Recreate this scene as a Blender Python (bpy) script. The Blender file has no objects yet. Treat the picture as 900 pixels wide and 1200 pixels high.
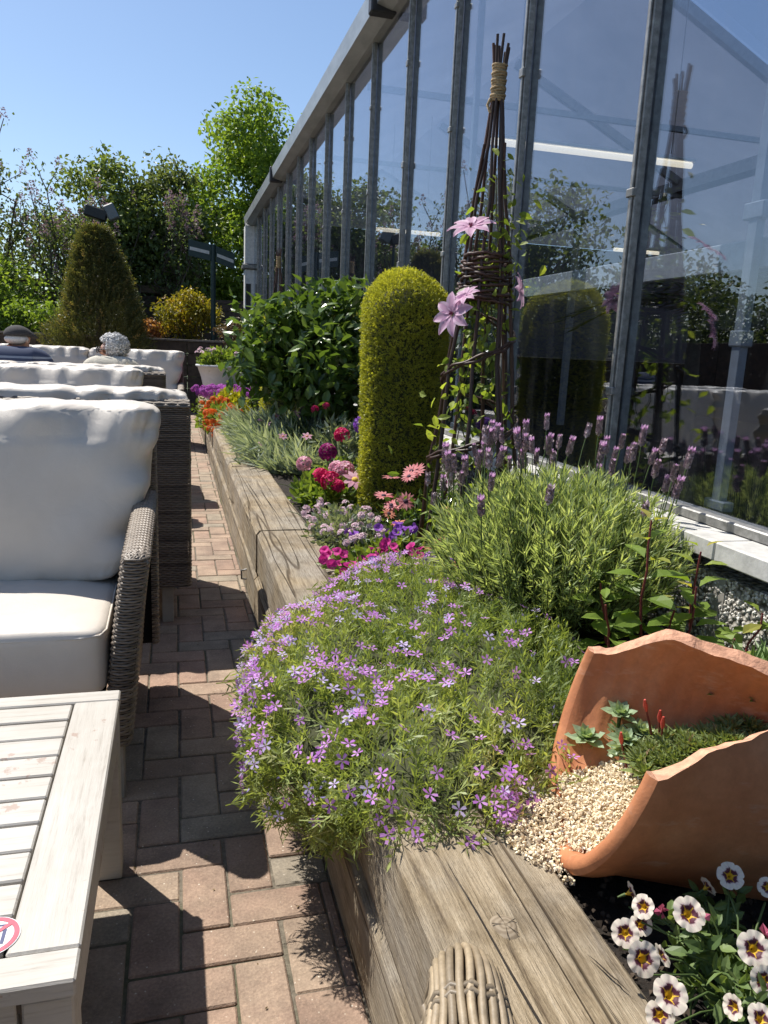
import bpy, math, random
import numpy as np
from mathutils import Matrix, Vector

rng = np.random.default_rng(11)
random.seed(5)
PI = math.pi
SC = bpy.context.scene
COL = SC.collection

# ------------------------------------------------------------------ mesh builder
class MB:
    """collects vertex / face chunks and links them as ONE mesh object"""
    def __init__(self):
        self.ch = []
    def add(self, V, F, mat=0, rnd=None, smooth=False, col=None):
        V = np.asarray(V, float).reshape(-1, 3)
        F = np.asarray(F, int)
        if F.ndim == 1:
            F = F.reshape(1, -1)
        if rnd is None:
            rnd = np.full(len(F), rng.random())
        rnd = np.broadcast_to(np.asarray(rnd, float), (len(F),))
        mat = np.broadcast_to(np.asarray(mat, int), (len(F),))
        self.ch.append((V, F, mat, rnd, smooth, col))
        return self
    def box(self, x0, x1, y0, y1, z0, z1, mat=0, bev=0.0, rnd=None):
        cx, cy, cz = (x0+x1)/2, (y0+y1)/2, (z0+z1)/2
        hx, hy, hz = abs(x1-x0)/2, abs(y1-y0)/2, abs(z1-z0)/2
        return self.obox((cx, cy, cz), (hx, hy, hz), Matrix.Identity(3), mat, bev, rnd)
    def obox(self, c, h, M, mat=0, bev=0.0, rnd=None):
        hx, hy, hz = h
        r = rng.random() if rnd is None else rnd
        b = min(bev, hx*.9, hy*.9, hz*.9)
        M = np.array(M)
        if b <= 0:
            V = np.array([[sx*hx, sy*hy, sz*hz] for sz in (-1, 1) for sy in (-1, 1) for sx in (-1, 1)])
            F = [[0,2,3,1],[4,5,7,6],[0,1,5,4],[2,6,7,3],[0,4,6,2],[1,3,7,5]]
            self.add(V@M.T+np.array(c), F, mat, r)
        else:
            V = []; idx = {}
            for sx in (-1,1):
                for sy in (-1,1):
                    for sz in (-1,1):
                        for k,(ax,ay,az) in enumerate(((0,b,b),(b,0,b),(b,b,0))):
                            idx[(sx,sy,sz,k)] = len(V)
                            V.append([sx*(hx-ax), sy*(hy-ay), sz*(hz-az)])
            Q = []; T = []
            for s in (-1,1):
                q = [(s,-1,-1),(s,1,-1),(s,1,1),(s,-1,1)]
                Q.append([idx[(*p,0)] for p in (q if s>0 else q[::-1])])
                q = [(-1,s,-1),(-1,s,1),(1,s,1),(1,s,-1)]
                Q.append([idx[(*p,1)] for p in (q if s>0 else q[::-1])])
                q = [(-1,-1,s),(1,-1,s),(1,1,s),(-1,1,s)]
                Q.append([idx[(*p,2)] for p in (q if s>0 else q[::-1])])
            for a in (-1,1):
                for c2 in (-1,1):
                    f = [idx[(a,c2,-1,0)],idx[(a,c2,1,0)],idx[(a,c2,1,1)],idx[(a,c2,-1,1)]]
                    Q.append(f if a*c2<0 else f[::-1])
                    f = [idx[(a,-1,c2,0)],idx[(a,1,c2,0)],idx[(a,1,c2,2)],idx[(a,-1,c2,2)]]
                    Q.append(f if a*c2>0 else f[::-1])
                    f = [idx[(-1,a,c2,1)],idx[(1,a,c2,1)],idx[(1,a,c2,2)],idx[(-1,a,c2,2)]]
                    Q.append(f if a*c2<0 else f[::-1])
            for sx in (-1,1):
                for sy in (-1,1):
                    for sz in (-1,1):
                        f = [idx[(sx,sy,sz,0)],idx[(sx,sy,sz,1)],idx[(sx,sy,sz,2)]]
                        T.append(f if sx*sy*sz>0 else f[::-1])
            W = np.array(V)@M.T+np.array(c)
            self.add(W, Q, mat, r)
            self.add(W, T, mat, r)
        return self
    def tube(self, P, R, n=6, mat=0, cap=True, rnd=None, smooth=True):
        P = np.asarray(P, float); m = len(P)
        R = np.broadcast_to(np.asarray(R, float), (m,))
        T = np.gradient(P, axis=0); T /= np.linalg.norm(T, axis=1)[:,None]+1e-9
        ref = np.array([0,0,1.]) if abs(T[0][2]) < .9 else np.array([1.,0,0])
        A = np.cross(ref, T[0]); A /= np.linalg.norm(A)+1e-9
        V = []
        for i in range(m):
            A = A - T[i]*np.dot(A,T[i]); A /= np.linalg.norm(A)+1e-9
            B = np.cross(T[i], A)
            a = np.arange(n)*2*PI/n
            V.append(P[i]+R[i]*(np.cos(a)[:,None]*A+np.sin(a)[:,None]*B))
        V = np.concatenate(V)
        i,j = np.meshgrid(np.arange(m-1),np.arange(n),indexing='ij')
        F = np.stack([i*n+j,i*n+(j+1)%n,(i+1)*n+(j+1)%n,(i+1)*n+j],-1).reshape(-1,4)
        r = rng.random() if rnd is None else rnd
        self.add(V,F,mat,r,smooth)
        if cap:
            self.add(V[:n],[list(range(n))[::-1]],mat,r)
            self.add(V[-n:],[list(range(n))],mat,r)
        return self
    def grid(self, G, mat=0, rnd=None, smooth=True, closeu=False, closev=False, flip=False, col=None):
        G = np.asarray(G,float); nu,nv = G.shape[:2]
        iu = np.arange(nu if closeu else nu-1); iv = np.arange(nv if closev else nv-1)
        i,j = np.meshgrid(iu,iv,indexing='ij')
        i2=(i+1)%nu; j2=(j+1)%nv
        F = np.stack([i*nv+j,i2*nv+j,i2*nv+j2,i*nv+j2],-1).reshape(-1,4)
        if flip: F=F[:,::-1]
        self.add(G.reshape(-1,3),F,mat,rnd,smooth,col)
        return self
    def place(self, tpl, pos, X, N, s, mat=0, rnd=None, smooth=False):
        TV, TF = tpl[0], tpl[1]; n=len(pos); k=len(TV)
        if n==0: return self
        X = X/(np.linalg.norm(X,axis=1)[:,None]+1e-9)
        Y = np.cross(N,X); Y/=np.linalg.norm(Y,axis=1)[:,None]+1e-9
        Z = np.cross(X,Y)
        s = np.broadcast_to(np.asarray(s,float).reshape(-1,1) if np.ndim(s)<=1 else s,(n,1) if np.ndim(s)<=1 else (n,3))
        if s.shape[1]==1: s=np.repeat(s,3,1)
        L = TV[None]*s[:,None,:]
        V = pos[:,None,:]+L[:,:,0:1]*X[:,None,:]+L[:,:,1:2]*Y[:,None,:]+L[:,:,2:3]*Z[:,None,:]
        if rnd is None: rnd = rng.random(n)
        rnd = np.broadcast_to(rnd,(n,))
        groups = TF if isinstance(TF,list) else [TF]
        mats = tpl[2] if len(tpl)>2 else [0]*len(groups)
        for F,mo in zip(groups,mats):
            FF = (np.arange(n)[:,None,None]*k+F[None]).reshape(-1,F.shape[1])
            self.add(V.reshape(-1,3),FF,mat+mo,np.repeat(rnd,len(F)),smooth)
        return self
    def build(self, name, mats, parent=None, loc=None, center=(0,0,0), world=True):
        """coordinates are world ones; they are moved into the parent's frame"""
        off = np.array(OFF.get(parent.name,(0,0,0)) if parent is not None else (loc if loc is not None else (0,0,0)), float)
        if not world: off = np.zeros(3)
        Vs=[];ls=[];lt=[];mi=[];rn=[];sm=[];base=0;lv=[];cols=[]
        hascol = any(c[5] is not None for c in self.ch)
        seen={}
        for V,F,m,r,s,c in self.ch:
            key=id(V)
            Vs.append(V-off); 
            k=F.shape[1]
            lv.append((F+base).ravel()); lt.append(np.full(len(F),k)); mi.append(m); rn.append(r); sm.append(np.full(len(F),s))
            if hascol: cols.append(c if c is not None else np.ones((len(V),4)))
            base+=len(V)
        V=np.concatenate(Vs); lv=np.concatenate(lv); lt=np.concatenate(lt)
        ls=np.concatenate([[0],np.cumsum(lt)[:-1]])
        me=bpy.data.meshes.new(name)
        me.vertices.add(len(V)); me.vertices.foreach_set('co',V.ravel().astype(np.float32))
        me.loops.add(len(lv)); me.loops.foreach_set('vertex_index',lv.astype(np.int32))
        me.polygons.add(len(lt)); me.polygons.foreach_set('loop_start',ls.astype(np.int32))
        try: me.polygons.foreach_set('loop_total',lt.astype(np.int32))
        except Exception: pass
        me.polygons.foreach_set('material_index',np.concatenate(mi).astype(np.int32))
        me.polygons.foreach_set('use_smooth',np.concatenate(sm).astype(bool))
        at=me.attributes.new('rnd','FLOAT','FACE'); at.data.foreach_set('value',np.concatenate(rn).astype(np.float32))
        if hascol:
            ca=me.attributes.new('Col','FLOAT_COLOR','POINT'); ca.data.foreach_set('color',np.concatenate(cols).astype(np.float32).ravel())
        me.update(calc_edges=True)
        for m in (mats if isinstance(mats,(list,tuple)) else [mats]): me.materials.append(m)
        o=bpy.data.objects.new(name,me); COL.objects.link(o)
        if parent is not None: o.parent=parent
        elif loc is not None: o.location=loc
        OFF[o.name]=tuple(off)
        return o

OFF={}
def thing(name,label,cat,loc=(0,0,0),group=None,rz=0):
    o=bpy.data.objects.new(name,None); COL.objects.link(o)
    o.empty_display_size=.1; o.location=loc; o.rotation_euler=(0,0,rz)
    OFF[o.name]=tuple(loc)
    return tag(o,label,cat,group)
def tag(o,label=None,cat=None,group=None,kind=None):
    if label: o['label']=label
    if cat: o['category']=cat
    if group: o['group']=group
    if kind: o['kind']=kind
    return o
def struct(o): o['kind']='structure'; return o
def copy_part(src,parent,M):
    c=src.copy(); COL.objects.link(c); c.parent=parent; c.matrix_parent_inverse=Matrix.Identity(4); c.matrix_basis=M
    return c
def copy_tree(o,parent=None):
    c=o.copy(); COL.objects.link(c)
    if parent is not None: c.parent=parent
    OFF[c.name]=OFF.get(o.name,(0,0,0))
    for ch in [x for x in bpy.data.objects if x.parent==o]: copy_tree(ch,c)
    return c
def frame(X,N,pos,s=1.0):
    X=np.array(X,float);X/=np.linalg.norm(X);N=np.array(N,float)
    Y=np.cross(N,X);Y/=np.linalg.norm(Y)+1e-9;Z=np.cross(X,Y)
    M=Matrix.Identity(4)
    for i in range(3):
        M[i][0]=X[i]*s;M[i][1]=Y[i]*s;M[i][2]=Z[i]*s;M[i][3]=pos[i]
    return M

def unit(n):
    v=rng.normal(size=(n,3)); return v/np.linalg.norm(v,axis=1)[:,None]
def vnoise(P,seed=0,oct=3):
    """cheap smooth pseudo noise from sines, about -1..1"""
    r=np.random.default_rng(seed); P=np.asarray(P,float); out=np.zeros(P.shape[:-1]); a=1.;t=0
    for o in range(oct):
        for k in range(4):
            d=r.normal(size=3)*(2**o); out+=a*np.sin(P@d+r.random()*6.28)/2; 
        t+=a; a*=.55
    return out/t

# ------------------------------------------------------------------ templates
def T_leaf(w=.28,fold=.08,droop=.1):
    V=np.array([[0,0,0],[.3,w*.8,fold],[.3,-w*.8,fold],[.35,0,0],[.65,w*.75,fold*.6-droop*.4],[.65,-w*.75,fold*.6-droop*.4],[.68,0,-droop*.4],[1,0,-droop]])
    return (V,np.array([[0,3,1],[0,2,3],[4,6,7],[6,5,7],[3,6,4],[3,4,1],[2,5,6],[2,6,3]]))
def T_simple(w=.3,fold=.07):
    V=np.array([[0,0,0],[.45,w,fold],[1,0,-.05],[.45,-w,fold]])
    return (V,np.array([[0,2,1],[0,3,2]]))
def T_needle(w=.09):
    V=np.array([[0,0,0],[.4,w,0],[1,0,.03],[.4,-w,0]])
    return (V,np.array([[0,3,2,1]]))
def T_shoot(k=13,L=1.0,nl=.22,w=.028):
    """a short stem set with needle leaves along +x"""
    Vs=[];Fs=[];b=0
    for i in range(k):
        t=.12+.88*i/(k-1); a=i*2.4
        d=np.array([.75+.25*t,.75*math.cos(a),.75*math.sin(a)]); d/=np.linalg.norm(d)
        p=np.array([t*L,0,0]); y=np.cross([0.3,.2,1.],d); y/=np.linalg.norm(y)
        l=nl*(1.1-.4*t)
        Vs+=[p,p+d*l*.45+y*w,p+d*l,p+d*l*.45-y*w]; Fs.append([b,b+1,b+2,b+3]); b+=4
    w2=.012
    Vs+=[[0,w2,0],[0,-w2,0],[L,-w2*.5,0],[L,w2*.5,0]]
    Fs+=[[b,b+1,b+2,b+3]]
    return (np.array(Vs,float),np.array(Fs))
def T_disc5(petw=.42,notch=.12,cup=.18,center=.16,n=5):
    """flat flower facing +z, petals mat 0, eye mat 1"""
    Vs=[];Fs=[];b=0
    for i in range(n):
        a=i*2*PI/n; c,s=math.cos(a),math.sin(a)
        def P(r,t,z): return [r*c-t*s,r*s+t*c,z]
        Vs+=[P(.08,0,0),P(.55,petw*.7,cup*.5),P(.95,petw*.62,cup),P(1-notch,0,cup*.85),P(.95,-petw*.62,cup),P(.55,-petw*.7,cup*.5)]
        Fs+=[[b,b+3,b+2,b+1],[b,b+5,b+4,b+3]]; b+=6
    e=len(Vs)
    for i in range(n): 
        a=(i+.5)*2*PI/n; Vs.append([center*math.cos(a),center*math.sin(a),.05])
    return (np.array(Vs,float),[np.array(Fs),np.array([[e+i for i in range(n)]])],[0,1])

# ------------------------------------------------------------------ materials
def nt(name):
    m=bpy.data.materials.new(name); m.use_nodes=True; t=m.node_tree
    b=t.nodes['Principled BSDF']; return m,t,b
def N(t,typ,**kw):
    n=t.nodes.new(typ)
    for k,v in kw.items():
        if k in n.inputs: n.inputs[k].default_value=v
        else: setattr(n,k,v)
    return n
def c4(c): return (c[0],c[1],c[2],1)
def ramp(t,fac,stops):
    r=t.nodes.new('ShaderNodeValToRGB'); e=r.color_ramp.elements
    while len(e)<len(stops): e.new(.5)
    for el,(p,c) in zip(e,stops): el.position=p; el.color=c4(c)
    t.links.new(fac,r.inputs[0]); return r
def rndnode(t):
    a=t.nodes.new('ShaderNodeAttribute'); a.attribute_name='rnd'; return a.outputs['Fac']
def mix(t,f,a,b,mode='MIX'):
    m=t.nodes.new('ShaderNodeMix'); m.data_type='RGBA'; m.blend_type=mode
    for s,v in ((0,f),(6,a),(7,b)):
        if hasattr(v,'is_linked'): t.links.new(v,m.inputs[s])
        else: m.inputs[s].default_value=v if s==0 else c4(v)
    return m.outputs[2]
def coords(t,scale=(1,1,1),kind='Object',rot=(0,0,0)):
    tc=t.nodes.new('ShaderNodeTexCoord'); mp=t.nodes.new('ShaderNodeMapping')
    mp.inputs['Scale'].default_value=scale; mp.inputs['Rotation'].default_value=rot
    t.links.new(tc.outputs[kind],mp.inputs[0]); return mp.outputs[0]
def noise(t,vec,scale,detail=4,rough=.6,dist=0):
    n=N(t,'ShaderNodeTexNoise',Scale=scale,Detail=detail,Roughness=rough,Distortion=dist); t.links.new(vec,n.inputs['Vector']); return n.outputs['Fac']
def bump(t,b,h,strength=.4,dist=.01):
    n=N(t,'ShaderNodeBump',Strength=strength,Distance=dist); t.links.new(h,n.inputs['Height']); t.links.new(n.outputs[0],b.inputs['Normal']); return n
def leafmat(name,c1,c2,trans=.35,rough=.45,spec=.35,tc=None,c3=None):
    m,t,b=nt(name)
    st=[(0,c1),(1,c2)] if c3 is None else [(0,c1),(.75,c2),(1,c3)]
    r=ramp(t,rndnode(t),st).outputs[0]
    t.links.new(r,b.inputs['Base Color']); b.inputs['Roughness'].default_value=rough; b.inputs['Specular IOR Level'].default_value=spec
    tr=t.nodes.new('ShaderNodeBsdfTranslucent')
    t.links.new(mix(t,1.0,r,tc or (1.5,1.45,.6),'MULTIPLY'),tr.inputs[0])
    ms=t.nodes.new('ShaderNodeMixShader'); ms.inputs[0].default_value=trans
    t.links.new(b.outputs[0],ms.inputs[1]); t.links.new(tr.outputs[0],ms.inputs[2])
    t.links.new(ms.outputs[0],t.nodes['Material Output'].inputs[0]); return m
def petal(name,c1,c2,trans=.35):
    return leafmat(name,c1,c2,trans,.6,.2,(1.1,1.0,1.05))
def plain(name,c,rough=.6,metal=0,var=.15,scale=20,bmp=0,spec=.4):
    m,t,b=nt(name); v=coords(t); n=noise(t,v,scale)
    d=tuple(x*(1-var) for x in c); l=tuple(min(1,x*(1+var)) for x in c)
    t.links.new(ramp(t,n,[(.3,d),(.7,l)]).outputs[0],b.inputs['Base Color'])
    b.inputs['Roughness'].default_value=rough; b.inputs['Metallic'].default_value=metal; b.inputs['Specular IOR Level'].default_value=spec
    if bmp: bump(t,b,n,bmp)
    return m

def wood_sleeper():
    m,t,b=nt('weathered_oak')
    geo=t.nodes.new('ShaderNodeNewGeometry')   # world position: the beams run along Y
    mp=t.nodes.new('ShaderNodeMapping'); mp.inputs['Scale'].default_value=(1,.055,1)
    # bend the grain round the knot
    wob=N(t,'ShaderNodeTexNoise',Scale=2.2,Detail=2.0); t.links.new(geo.outputs['Position'],wob.inputs['Vector'])
    vm=t.nodes.new('ShaderNodeVectorMath'); vm.operation='MULTIPLY_ADD'
    t.links.new(wob.outputs['Color'],vm.inputs[0]); vm.inputs[1].default_value=(.016,0,.016); t.links.new(geo.outputs['Position'],vm.inputs[2])
    t.links.new(vm.outputs[0],mp.inputs[0]); v=mp.outputs[0]
    g1=noise(t,v,70,6,.7,.2); g2=noise(t,v,220,4,.7,0); mp3=t.nodes.new('ShaderNodeMapping'); mp3.inputs['Scale'].default_value=(1,.018,1); t.links.new(geo.outputs['Position'],mp3.inputs[0]); g3=noise(t,mp3.outputs[0],11,2,.4,0)
    big=noise(t,geo.outputs['Position'],3.0,4,.6)
    base=ramp(t,g1,[(.30,(.10,.07,.042)),(.42,(.26,.20,.125)),(.58,(.40,.32,.215)),(.75,(.52,.44,.32))]).outputs[0]
    grey=ramp(t,g2,[(.3,(.16,.14,.115)),(.7,(.46,.42,.36))]).outputs[0]
    c=mix(t,ramp(t,big,[(.4,(0,0,0)),(.65,(.75,.75,.75))]).outputs[0],base,grey)
    crack=ramp(t,g3,[(.494,(1,1,1)),(.5,(.2,.16,.12)),(.503,(.2,.16,.12)),(.509,(1,1,1))]).outputs[0]
    c=mix(t,.85,c,crack,'MULTIPLY')
    st=noise(t,geo.outputs['Position'],9,5,.7)
    c=mix(t,.5,c,ramp(t,st,[(.35,(.45,.4,.32)),(.55,(1,1,1))]).outputs[0],'MULTIPLY')
    t.links.new(c,b.inputs['Base Color']); b.inputs['Roughness'].default_value=.85; b.inputs['Specular IOR Level'].default_value=.2
    h=mix(t,.5,g1,g2); h=mix(t,1.0,h,crack,'MULTIPLY')
    bump(t,b,h,1.0,.012); return m

def m_paver():
    m,t,b=nt('clay_paver'); geo=t.nodes.new('ShaderNodeNewGeometry'); p=geo.outputs['Position']
    c=ramp(t,rndnode(t),[(0,(.295,.205,.16)),(.3,(.37,.245,.19)),(.5,(.32,.25,.195)),(.68,(.385,.275,.21)),(.84,(.34,.285,.22)),(1,(.28,.25,.205))]).outputs[0]
    c=mix(t,ramp(t,noise(t,p,2.1,5,.65),[(.38,(.05,.05,.05)),(.66,(.55,.55,.55))]).outputs[0],c,(.34,.285,.215))
    n1=noise(t,p,7,5,.65); n2=noise(t,p,160,3,.7)
    c=mix(t,.75,c,ramp(t,n1,[(.3,(.50,.48,.46)),(.62,(1.12,1.08,1.02))]).outputs[0],'MULTIPLY')
    c=mix(t,.6,c,ramp(t,n2,[(.3,(.62,.6,.58)),(.55,(1,1,1)),(.74,(1.5,1.45,1.35))]).outputs[0],'MULTIPLY')
    vo=N(t,'ShaderNodeTexVoronoi',Scale=75.0); t.links.new(p,vo.inputs['Vector'])
    sp=ramp(t,vo.outputs['Distance'],[(.10,(1,1,1)),(.16,(0,0,0))]).outputs[0]
    sel=noise(t,p,40,2); se=ramp(t,sel,[(.52,(0,0,0)),(.58,(1,1,1))]).outputs[0]
    c=mix(t,mix(t,1.,sp,se,'MULTIPLY'),c,(.62,.55,.45))
    t.links.new(c,b.inputs['Base Color']); b.inputs['Roughness'].default_value=.82; b.inputs['Specular IOR Level'].default_value=.3
    bump(t,b,n2,.55,.004); return m

def m_wicker(name,a,bc):
    m,t,b=nt(name); v=coords(t)
    r=rndnode(t); n=noise(t,v,90,3,.7); n2=noise(t,v,9,3)
    c=ramp(t,r,[(0,a),(1,bc)]).outputs[0]
    c=mix(t,.6,c,ramp(t,n,[(.3,(.6,.57,.53)),(.7,(1.25,1.22,1.18))]).outputs[0],'MULTIPLY')
    c=mix(t,.4,c,ramp(t,n2,[(.35,(.7,.67,.62)),(.65,(1.1,1.1,1.1))]).outputs[0],'MULTIPLY')
    t.links.new(c,b.inputs['Base Color']); b.inputs['Roughness'].default_value=.5; bump(t,b,n,.3,.002); return m

def m_fabric():
    m,t,b=nt('pale_vinyl_cushion'); v=coords(t)
    n=noise(t,v,4,5,.6); n2=noise(t,v,700,2)
    c=ramp(t,n,[(.3,(.60,.54,.465)),(.7,(.68,.62,.545))]).outputs[0]
    t.links.new(c,b.inputs['Base Color']); b.inputs['Roughness'].default_value=.42; b.inputs['Specular IOR Level'].default_value=.45
    n3=noise(t,v,14,5,.55,.6); h=mix(t,.25,n3,n2); wr=ramp(t,noise(t,v,4.5,3,.5,1.2),[(.47,(1,1,1)),(.5,(0,0,0)),(.53,(1,1,1))]).outputs[0]; h=mix(t,.07,h,wr); bump(t,b,h,.26,.012); return m

def m_table(sc=(.06,1,1)):
    m,t,b=nt('whitewashed_timber'); tc=t.nodes.new('ShaderNodeTexCoord'); o=tc.outputs['Object']
    mp=t.nodes.new('ShaderNodeMapping'); mp.inputs['Scale'].default_value=sc; t.links.new(o,mp.inputs[0])
    g=noise(t,mp.outputs[0],75,6,.75); w=noise(t,o,5.2,5,.65); w2=noise(t,o,38,4,.7)
    c=ramp(t,g,[(.25,(.22,.185,.15)),(.36,(.40,.37,.325)),(.46,(.49,.465,.42)),(.72,(.55,.525,.48))]).outputs[0]
    wear=mix(t,.4,w,w2); wm=ramp(t,wear,[(.575,(0,0,0)),(.60,(1,1,1))]).outputs[0]
    c=mix(t,wm,c,(.40,.31,.26))
    dirt=ramp(t,noise(t,o,2.3,5,.7),[(.35,(.83,.8,.76)),(.6,(1,1,1))]).outputs[0]
    c=mix(t,.8,c,dirt,'MULTIPLY')
    t.links.new(c,b.inputs['Base Color']); b.inputs['Roughness'].default_value=.6; bump(t,b,g,.35,.004); return m

def m_terracotta():
    m,t,b=nt('terracotta'); v=coords(t)
    n=noise(t,v,6,5,.6); n2=noise(t,v,60,4,.7); n3=noise(t,coords(t,(1.2,1.2,4)),9,4,.7)
    c=ramp(t,n,[(.3,(.39,.135,.052)),(.55,(.48,.19,.08)),(.75,(.54,.25,.125))]).outputs[0]
    c=mix(t,.35,c,ramp(t,n2,[(.3,(.6,.58,.55)),(.7,(1.2,1.17,1.15))]).outputs[0],'MULTIPLY')
    c=mix(t,ramp(t,n3,[(.58,(0,0,0)),(.76,(.30,.30,.30))]).outputs[0],c,(.60,.48,.38))
    t.links.new(c,b.inputs['Base Color']); b.inputs['Roughness'].default_value=.78; bump(t,b,n2,.25,.004); return m

def m_soil():
    m,t,b=nt('dark_compost'); v=coords(t); n=noise(t,v,60,6,.75); n2=noise(t,v,9,3)
    c=ramp(t,n,[(.3,(.012,.009,.007)),(.6,(.05,.036,.026)),(.78,(.11,.085,.06))]).outputs[0]
    t.links.new(c,b.inputs['Base Color']); b.inputs['Roughness'].default_value=.95; bump(t,b,n,1.0,.03); return m

def m_alu():
    m,t,b=nt('weathered_aluminium'); v=coords(t); n=noise(t,v,30,5,.7); n2=noise(t,coords(t,(1,1,.1)),60,3)
    c=ramp(t,n,[(.3,(.16,.157,.15)),(.55,(.29,.285,.275)),(.75,(.43,.42,.40))]).outputs[0]
    t.links.new(c,b.inputs['Base Color']); b.inputs['Roughness'].default_value=.5; b.inputs['Metallic'].default_value=.55; bump(t,b,n2,.2,.003); return m

def m_glass():
    m,t,b=nt('greenhouse_glass'); t.nodes.remove(b)
    geo=t.nodes.new('ShaderNodeNewGeometry'); d=t.nodes.new('ShaderNodeVectorMath'); d.operation='DOT_PRODUCT'
    t.links.new(geo.outputs['Incoming'],d.inputs[0]); t.links.new(geo.outputs['Normal'],d.inputs[1])
    def M(op,a,bb=None):
        n=t.nodes.new('ShaderNodeMath'); n.operation=op
        for i,x in enumerate((a,bb)):
            if x is None: continue
            if hasattr(x,'is_linked'): t.links.new(x,n.inputs[i])
            else: n.inputs[i].default_value=x
        return n.outputs[0]
    k=M('POWER',M('SUBTRACT',1.0,M('ABSOLUTE',d.outputs['Value'])),5.0)
    F=M('ADD',M('MULTIPLY',k,.88),.115)
    gl=t.nodes.new('ShaderNodeBsdfGlossy'); gl.inputs['Roughness'].default_value=.0; gl.inputs[0].default_value=(.92,.95,1,1)
    tr=t.nodes.new('ShaderNodeBsdfTransparent'); tr.inputs[0].default_value=(.74,.77,.81,1)
    n=noise(t,geo.outputs['Position'],1.3,2); bp=N(t,'ShaderNodeBump',Strength=.03,Distance=.01); t.links.new(n,bp.inputs['Height']); t.links.new(bp.outputs[0],gl.inputs['Normal'])
    ms=t.nodes.new('ShaderNodeMixShader'); t.links.new(F,ms.inputs[0]); t.links.new(tr.outputs[0],ms.inputs[1]); t.links.new(gl.outputs[0],ms.inputs[2])
    # faint dust film on the pane
    df=t.nodes.new('ShaderNodeBsdfDiffuse'); df.inputs[0].default_value=(.55,.57,.6,1)
    mpd=t.nodes.new('ShaderNodeMapping'); mpd.inputs['Scale'].default_value=(1,1,.16); t.links.new(geo.outputs['Position'],mpd.inputs[0]); dn=mix(t,.5,ramp(t,noise(t,mpd.outputs[0],9,6,.7),[(.5,(.0,.0,.0)),(.8,(.045,.045,.045))]).outputs[0],ramp(t,noise(t,geo.outputs['Position'],90,3,.6),[(.66,(0,0,0)),(.72,(.10,.10,.10))]).outputs[0])
    m2=t.nodes.new('ShaderNodeMixShader'); t.links.new(dn,m2.inputs[0]); t.links.new(ms.outputs[0],m2.inputs[1]); t.links.new(df.outputs[0],m2.inputs[2])
    t.links.new(m2.outputs[0],t.nodes['Material Output'].inputs[0]); return m

def m_screen():
    m,t,b=nt('whitewashed_roof_glazing'); t.nodes.remove(b)
    v=coords(t); n=ramp(t,noise(t,v,1.2,4,.6),[(.3,(.135,.145,.18)),(.7,(.20,.21,.25))]).outputs[0]
    d=t.nodes.new('ShaderNodeBsdfDiffuse'); tr=t.nodes.new('ShaderNodeBsdfTranslucent'); t.links.new(n,d.inputs[0]); t.links.new(n,tr.inputs[0])
    ms=t.nodes.new('ShaderNodeMixShader'); ms.inputs[0].default_value=.5
    t.links.new(d.outputs[0],ms.inputs[1]); t.links.new(tr.outputs[0],ms.inputs[2]); t.links.new(ms.outputs[0],t.nodes['Material Output'].inputs[0]); return m

def m_vcol(name,rough=.6,trans=.3):
    m,t,b=nt(name); a=t.nodes.new('ShaderNodeAttribute'); a.attribute_name='Col'
    t.links.new(a.outputs['Color'],b.inputs['Base Color']); b.inputs['Roughness'].default_value=rough
    tr=t.nodes.new('ShaderNodeBsdfTranslucent'); t.links.new(a.outputs['Color'],tr.inputs[0])
    ms=t.nodes.new('ShaderNodeMixShader'); ms.inputs[0].default_value=trans
    t.links.new(b.outputs[0],ms.inputs[1]); t.links.new(tr.outputs[0],ms.inputs[2]); t.links.new(ms.outputs[0],t.nodes['Material Output'].inputs[0]); return m

M_OAK=wood_sleeper(); M_PAV=m_paver(); M_FAB=m_fabric(); M_TAB=m_table(); M_TAB2=m_table((1,.06,1)); M_TER=m_terracotta(); M_SOIL=m_soil()
M_ALU=m_alu(); M_GLASS=m_glass(); M_SCR=m_screen()
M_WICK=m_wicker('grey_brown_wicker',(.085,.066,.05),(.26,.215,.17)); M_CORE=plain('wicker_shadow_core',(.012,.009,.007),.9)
M_WICK2=m_wicker('blond_grey_wicker',(.15,.12,.085),(.40,.32,.215))
M_WHITE=plain('white_paint',(.78,.77,.75),.5); M_BARK=plain('bark',(.10,.08,.06),.9,var=.4,scale=15,bmp=.5)
M_STEM=plain('green_stem',(.07,.11,.03),.6); M_REDSTEM=plain('red_stem',(.16,.03,.03),.5)
M_DARKWOOD=plain('dark_stained_timber',(.085,.065,.05),.8,var=.35,scale=12,bmp=.3)
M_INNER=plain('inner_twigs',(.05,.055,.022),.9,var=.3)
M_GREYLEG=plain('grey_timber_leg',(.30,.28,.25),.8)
# ================================================================== CAMERA, LIGHT, WORLD
H=1.2
cam=bpy.data.cameras.new('camera'); co=bpy.data.objects.new('camera',cam); COL.objects.link(co); SC.camera=co
cam.sensor_fit='VERTICAL'; cam.sensor_height=24; cam.sensor_width=18; cam.lens=18.0; cam.clip_start=.02; cam.clip_end=2000
Rw=np.array([[.96548,-.01112,.26027],[-.25672,-.21007,.94337],[.04415,-.97762,-.20568]])
U_,_,V_=np.linalg.svd(Rw); Rw=U_@V_
Mx=Matrix.Identity(4)
for i in range(3):
    Mx[i][0]=Rw[i][0]; Mx[i][1]=-Rw[i][1]; Mx[i][2]=-Rw[i][2]
Mx[2][3]=H
co.matrix_world=Mx

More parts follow.
